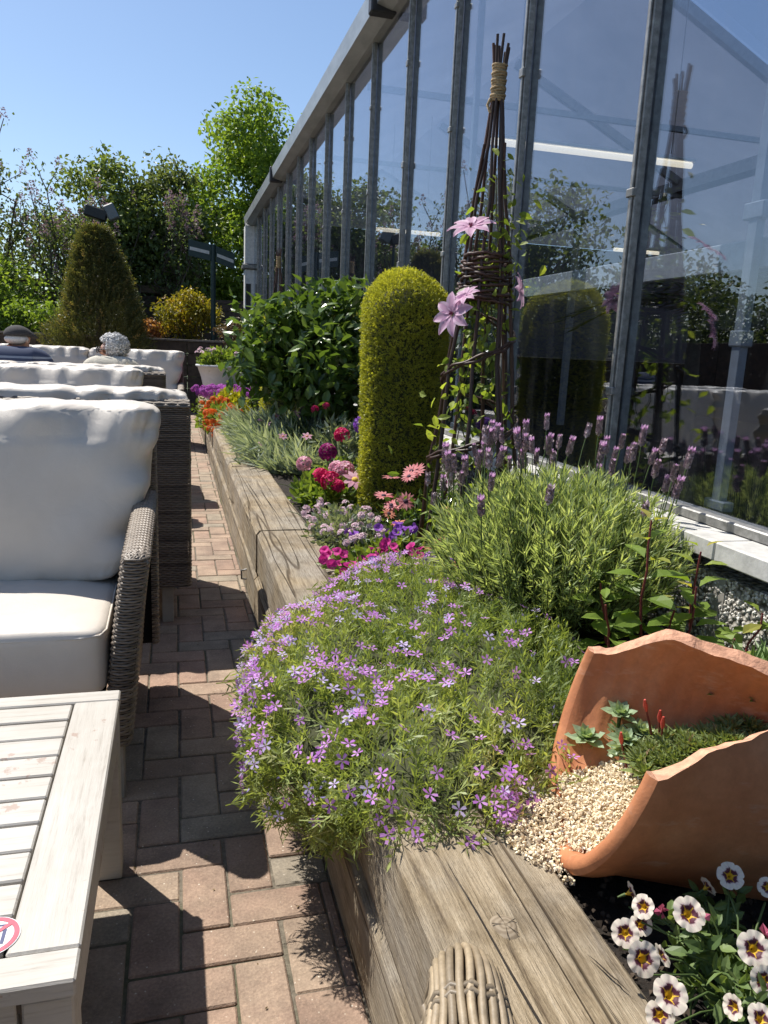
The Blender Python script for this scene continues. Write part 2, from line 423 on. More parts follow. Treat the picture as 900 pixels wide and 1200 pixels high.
EL=math.radians(56); AZ=math.radians(-36)     # the sun stands ahead and to the left
sd=Vector((math.sin(AZ)*math.cos(EL),math.cos(AZ)*math.cos(EL),math.sin(EL)))
sl=bpy.data.lights.new('sun','SUN'); sl.energy=4.3; sl.angle=math.radians(.53); sl.color=(1,.955,.88)
so=bpy.data.objects.new('sun',sl); COL.objects.link(so); so.rotation_euler=(-sd).to_track_quat('-Z','Y').to_euler(); so.location=(-5,8,14)
W=bpy.data.worlds.new('World'); SC.world=W; W.use_nodes=True; wt=W.node_tree
sky=wt.nodes.new('ShaderNodeTexSky'); sky.sky_type='NISHITA'; sky.sun_disc=False; sky.sun_elevation=EL; sky.sun_rotation=AZ
sky.air_density=1.0; sky.dust_density=.6; sky.ozone_density=3.2
bg=wt.nodes['Background']; wt.links.new(sky.outputs[0],bg.inputs[0]); bg.inputs[1].default_value=.088
SC.view_settings.view_transform='Standard'; SC.view_settings.look='None'; SC.view_settings.exposure=.72; SC.view_settings.gamma=1
SC.view_settings.use_curve_mapping=False
SC.cycles.use_denoising=True
try: SC.cycles.denoiser='OPENIMAGEDENOISE'
except Exception: pass
SC.cycles.max_bounces=10; SC.cycles.transparent_max_bounces=24; SC.cycles.sample_clamp_indirect=6; SC.cycles.caustics_reflective=False; SC.cycles.caustics_refractive=False

# ================================================================== GROUND
XW=.335      # face of the sleeper wall
m,t,b=nt('joint_sand'); n=noise(t,coords(t),60,4,.7); n2_=noise(t,coords(t),1.3,4,.6); t.links.new(mix(t,ramp(t,n2_,[(.5,(0,0,0)),(.62,(.8,.8,.8))]).outputs[0],ramp(t,n,[(.3,(.075,.062,.045)),(.7,(.21,.18,.135))]).outputs[0],(.06,.075,.025)),b.inputs['Base Color']); b.inputs['Roughness'].default_value=.95; bump(t,b,n,.6,.01); M_JOINT=m
m,t,b=nt('rough_lawn_earth'); n=noise(t,coords(t),.4,6,.7); t.links.new(ramp(t,n,[(.3,(.03,.045,.015)),(.7,(.07,.085,.03))]).outputs[0],b.inputs['Base Color']); b.inputs['Roughness'].default_value=.95; M_EARTH=m
g=MB(); g.add([[-400,-400,-.06],[400,-400,-.06],[400,400,-.06],[-400,400,-.06]],[[0,1,2,3]]); struct(g.build('ground',M_EARTH))
g=MB(); g.add([[-7,-3,-.005],[XW+.1,-3,-.005],[XW+.1,13.8,-.005],[-7,13.8,-.005]],[[0,1,2,3]]); struct(g.build('joint_sand',M_JOINT))
pv=MB(); L,Wd,gp=.2035,.1015,.006
r2=np.random.default_rng(3)
# 90 degree herringbone: each 2:1 brick on a half-brick lattice
cells=set()
q=Wd+.0005
for i in range(-72,4):
    for j in range(-16,136):
        k=(i-j)%4
        x=XW-.03+i*q; y=j*q
        if k==0: w,h=2,1
        elif k==3: w,h=1,2
        else: continue
        # orientation from the lattice: k==0 lies along X, k==3 stands along Y
        x0,x1,y0,y1=x,x+w*q,y,y+h*q
        if x0>XW-.004: continue
        x1=min(x1,XW-.003)
        if x1-x0<.02: continue
        a=r2.normal(0,.006); dz=r2.normal(0,.0012); M=Matrix.Rotation(a,3,'Z')@Matrix.Rotation(r2.normal(0,.006),3,'X')
        pv.obox(((x0+x1)/2+r2.normal(0,.001),(y0+y1)/2+r2.normal(0,.001),-.03+dz),((x1-x0-gp)/2,(y1-y0-gp)/2,.03),M,0,.0035,r2.random())
struct(pv.build('brick_paving',M_PAV))

# planting bed
SOIL=.355
nx,ny=16,150
gx=np.linspace(.575,1.47,nx); gy=np.linspace(-1.4,13.6,ny)
G=np.zeros((nx,ny,3)); G[...,0]=gx[:,None]; G[...,1]=gy[None,:]
G[...,2]=SOIL+.018*vnoise(np.stack([G[...,0]*5,G[...,1]*5,0*G[...,0]],-1),3)
bd=MB(); bd.grid(G); o=bd.build('soil',M_SOIL); struct(o)
# soil crumbs near the camera
cr=MB(); ico=np.array([[0,0,1],[.9,0,.3],[.28,.85,.3],[-.72,.5,.35],[-.7,-.55,.3],[.3,-.85,.35],[0,0,-.6]]); icf=np.array([[0,1,2],[0,2,3],[0,3,4],[0,4,5],[0,5,1],[6,2,1],[6,3,2],[6,4,3],[6,5,4],[6,1,5]])
nc=1500; P=np.stack([rng.uniform(.59,1.35,nc),rng.uniform(.35,1.3,nc),np.zeros(nc)],-1); P[:,2]=SOIL+.012
cr.place((ico,icf),P,unit(nc),unit(nc),rng.uniform(.002,.009,nc)); o=cr.build('soil_crumbs',plain('compost_crumb',(.055,.04,.028),.95,var=.5)); tag(o,'dark crumbs of compost lying loose on the bed',None,kind='stuff')

# ------------------------------------------------------------------ timber sleepers
def sleeper_mesh(x0,x1,y0,y1,z0,z1,seed):
    b=.012; n=max(8,int((y1-y0)/.05))
    prof=[(x0+b,z0),(x0,z0+b),(x0,(z0+z1)/2),(x0,z1-b*1.6),(x0+b*1.3,z1),(x0+(x1-x0)*.35,z1),(x0+(x1-x0)*.65,z1),(x1-b,z1),(x1,z1-b),(x1,z0+b),(x1-b,z0)]
    ys=np.linspace(y0,y1,n); G=np.zeros((n,len(prof),3))
    for k,(x,z) in enumerate(prof): G[:,k,0]=x; G[:,k,2]=z
    G[:,:,1]=ys[:,None]
    nz=vnoise(G*np.array([9,2.2,9])+seed*3.1,seed+5,3)
    G[:,:,0]+=.004*nz; G[:,:,2]+=.0035*vnoise(G*np.array([7,2.5,7])+seed,seed+9,3)
    m=MB(); m.grid(G,closev=True,smooth=False,flip=True)
    for e in (0,-1):
        f=list(range(len(prof))); m.add(G[e],[f if e==0 else f[::-1]])
    return m
jy=[-1.3,1.72,3.30,5.13,7.6,10.05,12.5]
lab_t=['nearest topmost oak sleeper with a dark round knot, under the wicker arm','topmost oak sleeper half hidden under the purple phlox','bare sunlit topmost sleeper beside the pale pink bedding flowers','topmost sleeper beside the grey green dianthus clump','topmost sleeper edge behind the leaning dianthus leaves','topmost sleeper at far end of the bed under orange flowers']
lab_b=['lower sleeper touching the near brick path below the knotty one','lower sleeper in shade under the hanging phlox','lower sleeper along the narrow path beside second sofa','lower sleeper with a dark notch at its end further along the path','lower sleeper near the small shadows of the far armrests','lower sleeper at far end of the path under orange flowers']
for k in range(6):
    a,bb=jy[k],jy[k+1]
    gap=.022 if k in(2,) else .008
    o=sleeper_mesh(XW+(.004 if k%2 else 0),.585,a+gap/2,bb-gap/2,.201,.402,k).build('railway_sleeper',M_OAK,loc=(.46,(a+bb)/2,.2))
    tag(o,lab_t[k],'sleeper','oak sleepers edging the raised bed')
    o2=sleeper_mesh(XW-.004,.58,a+gap/2,bb-gap/2,0.001,.199,k+20).build('railway_sleeper',M_OAK,loc=(.46,(a+bb)/2,0))
    tag(o2,lab_b[k],'sleeper','oak sleepers edging the raised bed')
    if k==2:
        s=MB(); s.tube([[XW-.004,3.72,.055],[XW-.028,3.72,.058],[XW-.030,3.72,.10],[XW-.004,3.72,.105]],.005,6); s.build('staple',M_ALU,o2)
    if k==0:   # the knot, slightly sunken with radial checks
        kn=MB(); cx,cy=.447,.868
        kr=np.linspace(0,1,7); ka=np.linspace(0,2*PI,21)[:-1]
        GK=np.zeros((7,20,3)); GK[...,0]=cx+.021*kr[:,None]*np.cos(ka)*(1+.14*np.sin(3*ka)); GK[...,1]=cy+.030*kr[:,None]*np.sin(ka)*(1+.1*np.cos(2*ka+1))
        GK[...,2]=.4048-.007*kr[:,None]**4
        kn.grid(GK,closev=True)
        for a0 in (.3,1.7,2.9,4.4,5.3):
            kn.add([[cx,cy,.4056],[cx+.019*math.cos(a0-.04),cy+.024*math.sin(a0-.04),.4053],[cx+.019*math.cos(a0+.04),cy+.024*math.sin(a0+.04),.4053]],[[0,1,2]],1)
        mk,tk,bk=nt('knot_wood'); gk=tk.nodes.new('ShaderNodeNewGeometry'); mpk=tk.nodes.new('ShaderNodeMapping'); mpk.inputs['Location'].default_value=(-cx,-cy,0); tk.links.new(gk.outputs['Position'],mpk.inputs[0])
        wv=N(tk,'ShaderNodeTexWave',Scale=38.0,Distortion=6.0,Detail=3.0); wv.wave_type='RINGS'; wv.rings_direction='Z'; tk.links.new(mpk.outputs[0],wv.inputs['Vector'])
        tk.links.new(ramp(tk,wv.outputs['Fac'],[(.2,(.19,.145,.095)),(.8,(.27,.215,.15))]).outputs[0],bk.inputs['Base Color']); bk.inputs['Roughness'].default_value=.85
        kn.build('knot',[mk,plain('check',(.02,.015,.01),1)],o)
    if k in(0,2):  # long drying checks on the top face
        ck=MB()
        for (cx,ya,yb,w) in ([(.43,.45,1.02,.0014),(.555,.72,.79,.0014),(.53,.3,.75,.0011)] if k==0 else [(.47,3.45,4.3,.0016),(.42,3.8,4.7,.0013)]):
            yy=np.linspace(ya,yb,14); xx=cx+np.cumsum(rng.normal(0,.0007,14))-.02*np.linspace(0,1,14); ww=w*np.sin(np.linspace(.15,PI-.15,14))
            Gc=np.stack([np.stack([xx-ww,yy,np.full(14,.4072)],-1),np.stack([xx+ww,yy,np.full(14,.4072)],-1)],0); ck.grid(Gc,flip=True)
        ck.build('crack',plain('crack_dark',(.03,.022,.015),1),o)
# posts closing the wide joint
# ================================================================== SOFAS
def weave_rows(mb,fn,us,rows,pitch,amp,thick,mat=0,phase=0):
    """fn(u,v)->(P (n,3), Nrm (n,3)); strands run along u, one per row"""
    us=np.asarray(us); n=len(us)
    for k,v in enumerate(rows):
        P,Nn,T=fn(us,v)
        sgn=np.where((np.arange(n)+k+phase)%2==0,1.,-1.)
        C=P+Nn*(amp*sgn)[:,None]
        h=pitch*.43; d=thick
        # cross-section: top ridge + two lips (3 faces)
        A=C+T*h-Nn*d*.6; B=C+T*h*.55+Nn*d; C2=C-T*h*.55+Nn*d; D=C-T*h-Nn*d*.6
        G=np.stack([A,B,C2,D],1)
        mb.grid(G,mat,rnd=np.repeat(np.clip(rng.normal(.5,.22)+rng.normal(0,.07,n-1),0,1),3),smooth=True)
def path_pts(pts,step,rad):
    """rounded 2D polyline resampled -> xy points & outward (left-hand) normals"""
    pts=[np.array(p,float) for p in pts]; out=[]
    for i,p in enumerate(pts):
        if i in(0,len(pts)-1): out.append(p); continue
        a=pts[i-1]-p;b=pts[i+1]-p; la,lb=np.linalg.norm(a),np.linalg.norm(b)
        r=min(rad,la*.45,lb*.45); p0=p+a/la*r;p1=p+b/lb*r
        for t in np.linspace(0,1,6): out.append((1-t)**2*p0+2*t*(1-t)*p+t*t*p1)
    out=np.array(out); s=np.concatenate([[0],np.cumsum(np.linalg.norm(np.diff(out,axis=0),axis=1))])
    m=int(s[-1]/step); q=np.linspace(0,s[-1],m)
    xy=np.stack([np.interp(q,s,out[:,0]),np.interp(q,s,out[:,1])],-1)
    tg=np.gradient(xy,axis=0); tg/=np.linalg.norm(tg,axis=1)[:,None]
    return xy,np.stack([tg[:,1],-tg[:,0]],-1)
def wrap_weave(mb,pts,z0,z1,pitch,step,amp,thick,rad=.03,ztop=None,zbase=0):
    xy,nn=path_pts(pts,step,rad)
    def fn(us,v):
        P=np.concatenate([xy,np.full((len(xy),1),v)],1)
        if ztop is not None: # rows follow the slope of the top
            P[:,2]=z0+(v-z0)*(ztop(xy)-z0)/(z1-z0)
        Nn=np.concatenate([nn,np.zeros((len(xy),1))],1)
        return P,Nn,np.tile([0,0,1.],(len(xy),1))
    weave_rows(mb,fn,np.arange(len(xy)),np.arange(z0+pitch/2,z1,pitch),pitch,amp,thick)

def puff(x0,x1,y0,y1,z0,z1,nu=44,nv=30,bulge=.035,seed=0,crease=.012,pw=7,sag=0.,lean=0.,edge='z',side=0):
    """cushion: rounded box with soft folds.  x width, y depth (thin or deep), z height"""
    c=np.array([(x0+x1)/2,(y0+y1)/2,(z0+z1)/2]); h=np.array([x1-x0,y1-y0,z1-z0])/2
    # cube-sphere style grid via superellipsoid
    th=np.linspace(-PI/2,PI/2,nv*2); ph=np.linspace(-PI,PI,nu*2,endpoint=False)
    # parametrise a cube surface by two stacked loops: use box-mapped directions with denser samples
    V=[];F=[];key={}
    def addface(ax,s,n1,n2):
        o=[i for i in range(3) if i!=ax]
        a=np.tanh(np.linspace(-1.6,1.6,n1))/np.tanh(1.6); b=np.tanh(np.linspace(-1.6,1.6,n2))/np.tanh(1.6)
        ids=np.zeros((n1,n2),int)
        for i,p in enumerate(a):
            for j,q in enumerate(b):
                v=[0,0,0]; v[ax]=s; v[o[0]]=p; v[o[1]]=q; k=tuple(round(x,5) for x in v)
                if k not in key: key[k]=len(V); V.append(v)
                ids[i,j]=key[k]
        for i in range(n1-1):
            for j in range(n2-1):
                f=[ids[i,j],ids[i+1,j],ids[i+1,j+1],ids[i,j+1]]
                d=(ax==1)
                if (s>0)==d: f=f[::-1]
                F.append(f)
    nz=nv
    ny=12
    for s in (-1,1):
        addface(0,s,ny,nz); addface(1,s,nu,nz); addface(2,s,nu,ny)
    V=np.array(V,float); p=pw
    nrm=(np.abs(V)**p).sum(1)**(1/p); S=V/nrm[:,None]
    u,vv,w=S[:,0],S[:,1],S[:,2]
    P=S*h
    flat=[np.abs(u),np.abs(w)] 
    if edge=='z':   # thin in y: bulge the two big faces, gather folds run in from the rim
        k=(1-u**2).clip(0)**.5*(1-w**2).clip(0)**.5
        P[:,1]+=np.sign(vv)*bulge*k*(np.abs(vv)>.3)
        rim=np.exp(-((1-w)/.30)**2); rimx=np.exp(-((1-np.abs(u))/.16)**2); rimb=np.exp(-((1+w)/.2)**2)
        f1=vnoise(np.stack([u*11*h[0]/.45,w*.9,vv*.5],-1)+seed,seed+1,3); f2=vnoise(np.stack([u*1.5,w*9,vv*.5],-1)+seed,seed+2,3)
        f0=vnoise(np.stack([u*2.6,w*2.0,vv],-1)+seed*1.7,seed+3,3)
        diag=vnoise(np.stack([(u+.8*w)*3.4,(u-w)*.8,vv*.3],-1)+seed,seed+4,2)
        fold=np.sign(f1)*np.abs(f1)**.7
        d=crease*(1.25*rim*fold+.6*rimb*f1+1.0*rimx*f2)+.007*f0+.009*diag*k
        P[:,1]+=np.where(vv>=0,1,-1)*d*(np.abs(vv)>.2)
        P[:,2]+=crease*.16*rim*f1*(w>.5)
        P[:,2]+=np.where(w>.6,-.010*(1-np.abs(u)**5),0); P[:,0]+=np.sign(u)*.02*np.clip((w-.5)/.5,0,1)**2*np.clip((np.abs(u)-.6)/.4,0,1)**2
        P[:,1]+=lean*(w)*h[2]
        if side: P[:,0]-=side*.135*((1-w)/2)**1.2*np.clip(u*side,0,1)
        P[:,0]+=np.sign(u)*.014*f2*np.clip((np.abs(u)-.7)/.3,0,1)**1.5
    else:           # seat cushion: boxed edge, top slightly crowned
        k=(1-u**2).clip(0)**.5*(1-vv**2).clip(0)**.5
        f0=vnoise(np.stack([u*3,vv*3,w],-1)+seed,seed+3,3)
        f1=vnoise(np.stack([u*7,vv*2.,w],-1)+seed,seed+7,3)
        P[:,2]+=np.where(w>.3,bulge*k+.011*f0+.010*np.exp(-((vv-.45)/.35)**2)*f1,0)
    m=MB(); m.add(P+c,F,0,.5,True)
    return m

HW=.985; SD=.80       # half width and depth of a sofa; its front faces -Y at y=0
def arm_top(y): return .672+.035*np.clip(y/.45,0,1)**1.1
FL=.062   # the arms flare outwards as they rise
def splay(m,s):
    
    for k,(V,F,a,b,c,d) in enumerate(m.ch):
        V=V.copy(); V[:,0]+=s*FL*np.clip(V[:,2]/.67,0,1.1)**1.6; m.ch[k]=(V,F,a,b,c,d)
def make_sofa(label,loc,rz,group='wicker sofas in back to back rows'):
    root=thing('wicker_sofa',label,'sofa',(0,0,0),group)
    # core boxes (dark, inside the weave) ------------------------------------
    fr=MB()
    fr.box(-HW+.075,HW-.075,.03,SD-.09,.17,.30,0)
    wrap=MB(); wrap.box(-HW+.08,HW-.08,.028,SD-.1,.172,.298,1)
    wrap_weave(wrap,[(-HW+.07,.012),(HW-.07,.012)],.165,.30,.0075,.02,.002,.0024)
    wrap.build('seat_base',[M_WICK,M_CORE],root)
    for s in (-1,1):
        a=MB()
        x0,x1=(HW-.064,HW) if s>0 else (-HW,-HW+.064)
        # core follows the sloping top
        ys=np.linspace(.012,SD-.11,14); Gc=np.zeros((14,4,3))
        for i,y in enumerate(ys):
            zt=float(arm_top(np.array(y)))-.012
            Gc[i]=[[x0+.008,y,.165],[x0+.008,y,zt],[x1-.008,y,zt],[x1-.008,y,.165]]
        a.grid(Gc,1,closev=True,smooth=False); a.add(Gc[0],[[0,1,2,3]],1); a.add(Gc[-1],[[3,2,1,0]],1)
        pts=[(x0,SD-.12),(x0,0),(x1,0),(x1,SD-.12)]
        zt=lambda xy: arm_top(xy[:,1])-.008
        wrap_weave(a,pts,.16,.672,.0078,.017,.0022,.0026,.034,ztop=zt)
        # plaited top: two families of diagonal strands rounded over the arm
        for fam in (-1,1):
            for y0 in np.arange(-.12,SD-.02,.0105):
                tt=np.linspace(0,1,9); xx=x0+.0+(x1-x0)*tt; yy=y0+fam*(tt-.5)*.085
                ok=(yy>-.0)&(yy<SD-.12)
                if ok.sum()<3: continue
                xx,yy,tt=xx[ok],yy[ok],tt[ok]
                zz=arm_top(yy)-.006+.012*np.sin(PI*np.clip(tt,0,1))**.6
                # round the front edge off
                zz-=.022*np.exp(-yy/.012)
                zz+=.0016*np.where((np.arange(len(tt))+(fam>0)+int(round(y0/.0105)))%2==0,1,-1)
                if len(tt)<2: continue
                Pm=np.stack([xx,yy,zz],-1); T=np.gradient(Pm,axis=0);T/=np.linalg.norm(T,axis=1)[:,None]
                Nn=np.tile([0,0,1.],(len(tt),1)); Sd=np.cross(T,Nn)
                Gs=np.stack([Pm+Sd*.0046-Nn*.0015,Pm+Sd*.0024+Nn*.0022,Pm-Sd*.0024+Nn*.0022,Pm-Sd*.0046-Nn*.0015],1)
                a.grid(Gs,0,rnd=np.clip(rng.normal(.8,.15),0,1),flip=(True))
        splay(a,s); a.build('armrest',[M_WICK,M_CORE],root)
    HB=HW+FL
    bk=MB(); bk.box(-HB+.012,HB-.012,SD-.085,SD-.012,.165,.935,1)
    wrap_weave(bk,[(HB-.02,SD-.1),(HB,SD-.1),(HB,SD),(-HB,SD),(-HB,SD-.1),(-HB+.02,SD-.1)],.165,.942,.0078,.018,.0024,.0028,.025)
    # inner face and the rolled top rail
    def fnin(us,v):
        x=np.linspace(HB-.02,-HB+.02,len(us))[::-1]; P=np.stack([x,np.full_like(x,SD-.094),np.full_like(x,v)],-1)
        return P,np.tile([0,-1.,0],(len(us),1)),np.tile([0,0,1.],(len(us),1))
    weave_rows(bk,fnin,np.arange(50),np.arange(.6,.942,.012),.012,.002,.003)
    for q in range(7):
        th=PI*q/6; yy=SD-.05+.05*math.cos(th); zz=.938+.018*math.sin(th)
        xs=np.linspace(-HB,HB,90); Pz=np.stack([xs,np.full(90,yy),zz+.0014*np.where((np.arange(90)+q)%2==0,1,-1)],-1)
        bk.tube(Pz,.0085,4,0,False,rnd=.6)
    bk.build('backrest',[M_WICK,M_CORE],root)
    for sx in (-1,1):
        for sy in (.045,SD-.055):
            l=MB(); x=sx*(HW-.035); l.box(x-.024,x+.024,sy-.024,sy+.024,0,.17,0,.003); l.build('leg',M_GREYLEG,root)
    mids=[(-HW+.045,-.006),(.006,HW-.045)]
    for k,(a,b) in enumerate(mids):
        sc=puff(a,b,-.012,SD-.11,.305,.48,44,12,.024,3+k,.0,15,edge='s')
        so_=sc.build('seat_cushion',M_FAB,root)
        pp=MB(); z=.468; c=[(a+.03,.012),(b-.03,.012)]
        # piping along the front and sides near the top edge
        pth=[(a+.006,SD-.15),(a+.003,.05),(a+.016,.006),(a+.06,-.008),(b-.06,-.008),(b-.016,.006),(b-.003,.05),(b-.006,SD-.15)]
        pp.tube([[p[0],p[1],z] for p in pth],.0035,5,0,True); pp.build('piping',M_FAB,so_)
    bcs=[(-HB-.012,.004),(-.004,HB+.035)]
    for k,(a,b) in enumerate(bcs):
        bc=puff(a,b,SD-.31,SD-.10,.475,1.012,72,38,.045,21+9*k,.024,9,lean=.26,side=(-1,1)[k])
        bc.build('back_cushion',M_FAB,root)
    root.location=loc; root.rotation_euler=(0,0,rz)
    return root
sofa=make_sofa('nearest wicker sofa facing the camera behind the whitewashed table',(-.13-HW,1.93,0),0)
def sofa_at(label,cx,y,rz):
    c=copy_tree(sofa); c.location=(cx,y,0); c.rotation_euler=(0,0,rz); c['label']=label; return c
sofa_at('second wicker sofa with its tall dark woven back turned to the camera',.055-HW-FL,3.27+SD,PI)
sofa_at('third wicker sofa, pale back cushions with a seam, in front of the seated couple',-.235-HW-FL,5.05,0)
sofa_at('fourth wicker sofa, its back to the camera, on which the man and woman sit',-.075-HW-FL,6.2+SD,PI)
c=sofa_at('farthest wicker sofa with tall puffed cushions against the dark timber wall',.09-HW-FL,9.0,0)
for ch in c.children:
    if ch.name.startswith('back_cushion'): ch.location=(.0,0,.085)

# the photographer's own wicker seat: only its blond arm end shows
def make_armchair():
    root=thing('wicker_armchair','blond wicker arm end close to the lens over the knotty sleeper','armchair',(.0,-.25,0))
    xa=.259; hw=.036
    a=MB()
    # arm as a swept half-round: top runs forward, then turns down
    zs=[]; pth=[]
    for t in np.linspace(0,1,16): pth.append((-.55+t*1.075,.605+.035*t))
    for t in np.linspace(.1,1,12): 
        an=t*PI/2*.93; pth.append((.525+.062*math.sin(an),.64-.062*(1-math.cos(an))))
    y0,z0=pth[-1]
    for t in np.linspace(.05,1,14): pth.append((y0+.012*t,z0-t*.40))
    pth=np.array(pth); s=np.concatenate([[0],np.cumsum(np.linalg.norm(np.diff(pth,axis=0),axis=1))])
    q=np.linspace(0,s[-1],110); py=np.interp(q,s,pth[:,0]); pz=np.interp(q,s,pth[:,1])
    ty=np.gradient(py); tz=np.gradient(pz); l=np.hypot(ty,tz); ty/=l; tz/=l
    ny_,nz_=-tz,ty      # outward
    wid=hw*np.ones(110); fr=(py>.40); 
    wid=np.where(s[-1]-q<.55, hw*(.78+.22*np.clip((.585-py)/.1,0,1)), hw); wid=np.where((pz<.6)&(py>.5),hw*(.80+.45*np.clip((.62-pz)/.25,0,1)),wid)
    ns=17
    for k in range(ns):
        f=-1+2*k/(ns-1); an=f*PI*.66
        x=xa+wid*np.sin(an)*1.0; o=.030*np.cos(an)**1.0
        jit=.0012*np.sin(np.arange(110)*.9+k)
        P=np.stack([x+jit,py+ny_*o,pz+nz_*o],-1)
        a.tube(P,.0040,6,0,True,rnd=np.clip(rng.normal(.72,.2),0,1))
    # cross bands
    for c in np.arange(4,108,5):
        an=np.linspace(-PI*.66,PI*.66,17); al=.0025*np.where(np.arange(17)%2==0,1,-1)
        for dd in (-.004,.004):
            P=np.stack([xa+(wid[c]+.001)*np.sin(an),py[c]+ny_[c]*(.030*np.cos(an)+al)+ty[c]*dd,pz[c]+nz_[c]*(.030*np.cos(an)+al)+tz[c]*dd],-1)
            a.tube(P,.0033,5,0,True,rnd=.25)
    Gc=np.stack([np.stack([xa+wid*np.sin(an)*.93,py+ny_*.024*math.cos(an),pz+nz_*.024*math.cos(an)],-1) for an in np.linspace(-PI/2,PI/2,7)],1)
    a.grid(Gc,1,flip=True)
    # woven side panels down from the arm
    for sx in (-1,1):
        for z in np.arange(.17,.628,.009):
            yy=np.linspace(-.55,.54,60); xx=xa+sx*(hw*.98)+.0025*np.where((np.arange(60)+int(z*1000/9))%2==0,1,-1)
            a.tube(np.stack([xx,yy,np.full(60,z)],-1),.0042,4,0,False,rnd=rng.random())
        a.box(xa+sx*(hw*.80)-.003,xa+sx*(hw*.80)+.003,-.55,.53,.16,.625,1)
    a.build('armrest',[M_WICK2,M_CORE],root)
    b=copyx=None
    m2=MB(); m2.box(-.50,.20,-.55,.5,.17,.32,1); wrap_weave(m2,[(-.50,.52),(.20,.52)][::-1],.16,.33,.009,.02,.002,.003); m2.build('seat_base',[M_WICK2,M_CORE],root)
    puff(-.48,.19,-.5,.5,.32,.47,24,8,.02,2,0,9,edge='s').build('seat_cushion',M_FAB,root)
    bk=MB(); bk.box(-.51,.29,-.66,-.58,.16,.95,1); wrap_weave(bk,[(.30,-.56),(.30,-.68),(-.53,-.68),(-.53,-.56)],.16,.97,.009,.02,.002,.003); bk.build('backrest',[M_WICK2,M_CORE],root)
    left=[x for x in root.children if x.name.startswith('armrest')][0]
    c=left.copy(); COL.objects.link(c); c.parent=root; c.location=(-.74,0,0)
    for x in (-.46,.24):
        for y in (-.6,.46):
            l=MB(); l.box(x-.02,x+.02,y-.02,y+.02,0,.17,0,.003); l.build('leg',M_GREYLEG,root)
    return root
ach=make_armchair()
th=-.30; P0=Vector((.259,.58,0)); ach.location=P0+Matrix.Rotation(th,3,'Z')@(ach.location-P0); ach.rotation_euler=(0,0,th)

# ================================================================== TABLE
def make_table():
    X1=-.126; X0=-1.25; Y0,Y1=.862,1.69; Z=.432; fw=.09
    root=thing('coffee_table','whitewashed slatted garden table with a round red sticker on its edge','table',((X0+X1)/2,(Y0+Y1)/2,0))
    th=.026
    for k,(a,b,c,d) in enumerate([(X0,X1,Y1-.05,Y1),(X0,X1,Y0,Y0+.056),(X1-fw,X1,Y0+.0575,Y1-.0515),(X0,X0+fw,Y0+.0575,Y1-.0515)]):
        m=MB(); m.box(a,b,c,d,Z-th,Z,0,.003); m.build('frame_board',M_TAB if k<2 else M_TAB2,root)
    n=10; ya,yb=Y0+.060,Y1-.054; p=(yb-ya)/n
    for k in range(n):
        m=MB(); m.box(X0+fw+.004,X1-fw-.004,ya+k*p+.003,ya+(k+1)*p-.003,Z-th-.001,Z-.0015+rng.normal(0,.0006),0,.0025); m.build('slat',M_TAB,root)
    m=MB(); m.box(X0+.01,X1-.01,Y0+.01,Y1-.01,Z-.045,Z-.028,0,0); m.build('underside_sheet',M_DARKWOOD,root)  # one dark sheet below the whole top, backing the gaps between slats
    for (a,b,c,d) in [(X1-.028,X1-.006,Y0+.07,Y1-.07),(X0+.006,X0+.028,Y0+.07,Y1-.07),(X0+.07,X1-.07,Y0+.006,Y0+.028),(X0+.07,X1-.07,Y1-.028,Y1-.006)]:
        m=MB(); m.box(a,b,c,d,Z-.115,Z-th-.001,0,.002); m.build('apron',M_TAB,root)
    for x in (X0+.034,X1-.034):
        for y in (Y0+.036,Y1-.036):
            m=MB(); m.box(x-.030,x+.030,y-.030,y+.030,0,Z-th-.002,0,.003); m.build('leg',M_TAB,root)
    # prohibition sticker
    cx,cy=-.240,.956
    st=MB(); zz=Z+.0012
    def ring(r0,r1,mat,z,n=40,ca=cx,cb=cy):
        a=np.linspace(0,2*PI,n,endpoint=False)
        G=np.stack([np.stack([ca+r*np.cos(a),cb+r*np.sin(a),np.full(n,z)],-1) for r in (r0,r1)],0); st.grid(G,mat,closev=True,smooth=False)
    ring(.0005,.036,0,zz)
    ring(.028,.0345,1,zz+.0006)
    for (x0,x1,y0,y1) in [(-.014,-.008,-.018,.016),(.002,.008,-.018,.014),(.0135,.018,-.016,.010),(-.014,.020,.0165,.0195)]:
        st.add([[cx+x0,cy+y0,zz+.0004],[cx+x1,cy+y0,zz+.0004],[cx+x1,cy+y1,zz+.0004],[cx+x0,cy+y1,zz+.0004]],[[0,1,2,3]],2)
    d=np.array([.73,.68]); nn=np.array([-.68,.73])*.003; q=[-d*.03-nn,d*.03-nn,d*.03+nn,-d*.03+nn]
    st.add([[cx+v[0],cy+v[1],zz+.0008] for v in q],[[0,1,2,3]],1)
    tag(st.build('sticker',[plain('sticker_white',(.75,.74,.74),.4),plain('sticker_red',(.62,.10,.14),.4),plain('sticker_ink',(.06,.07,.16),.4)],root),'round red and white prohibition sticker')
make_table()
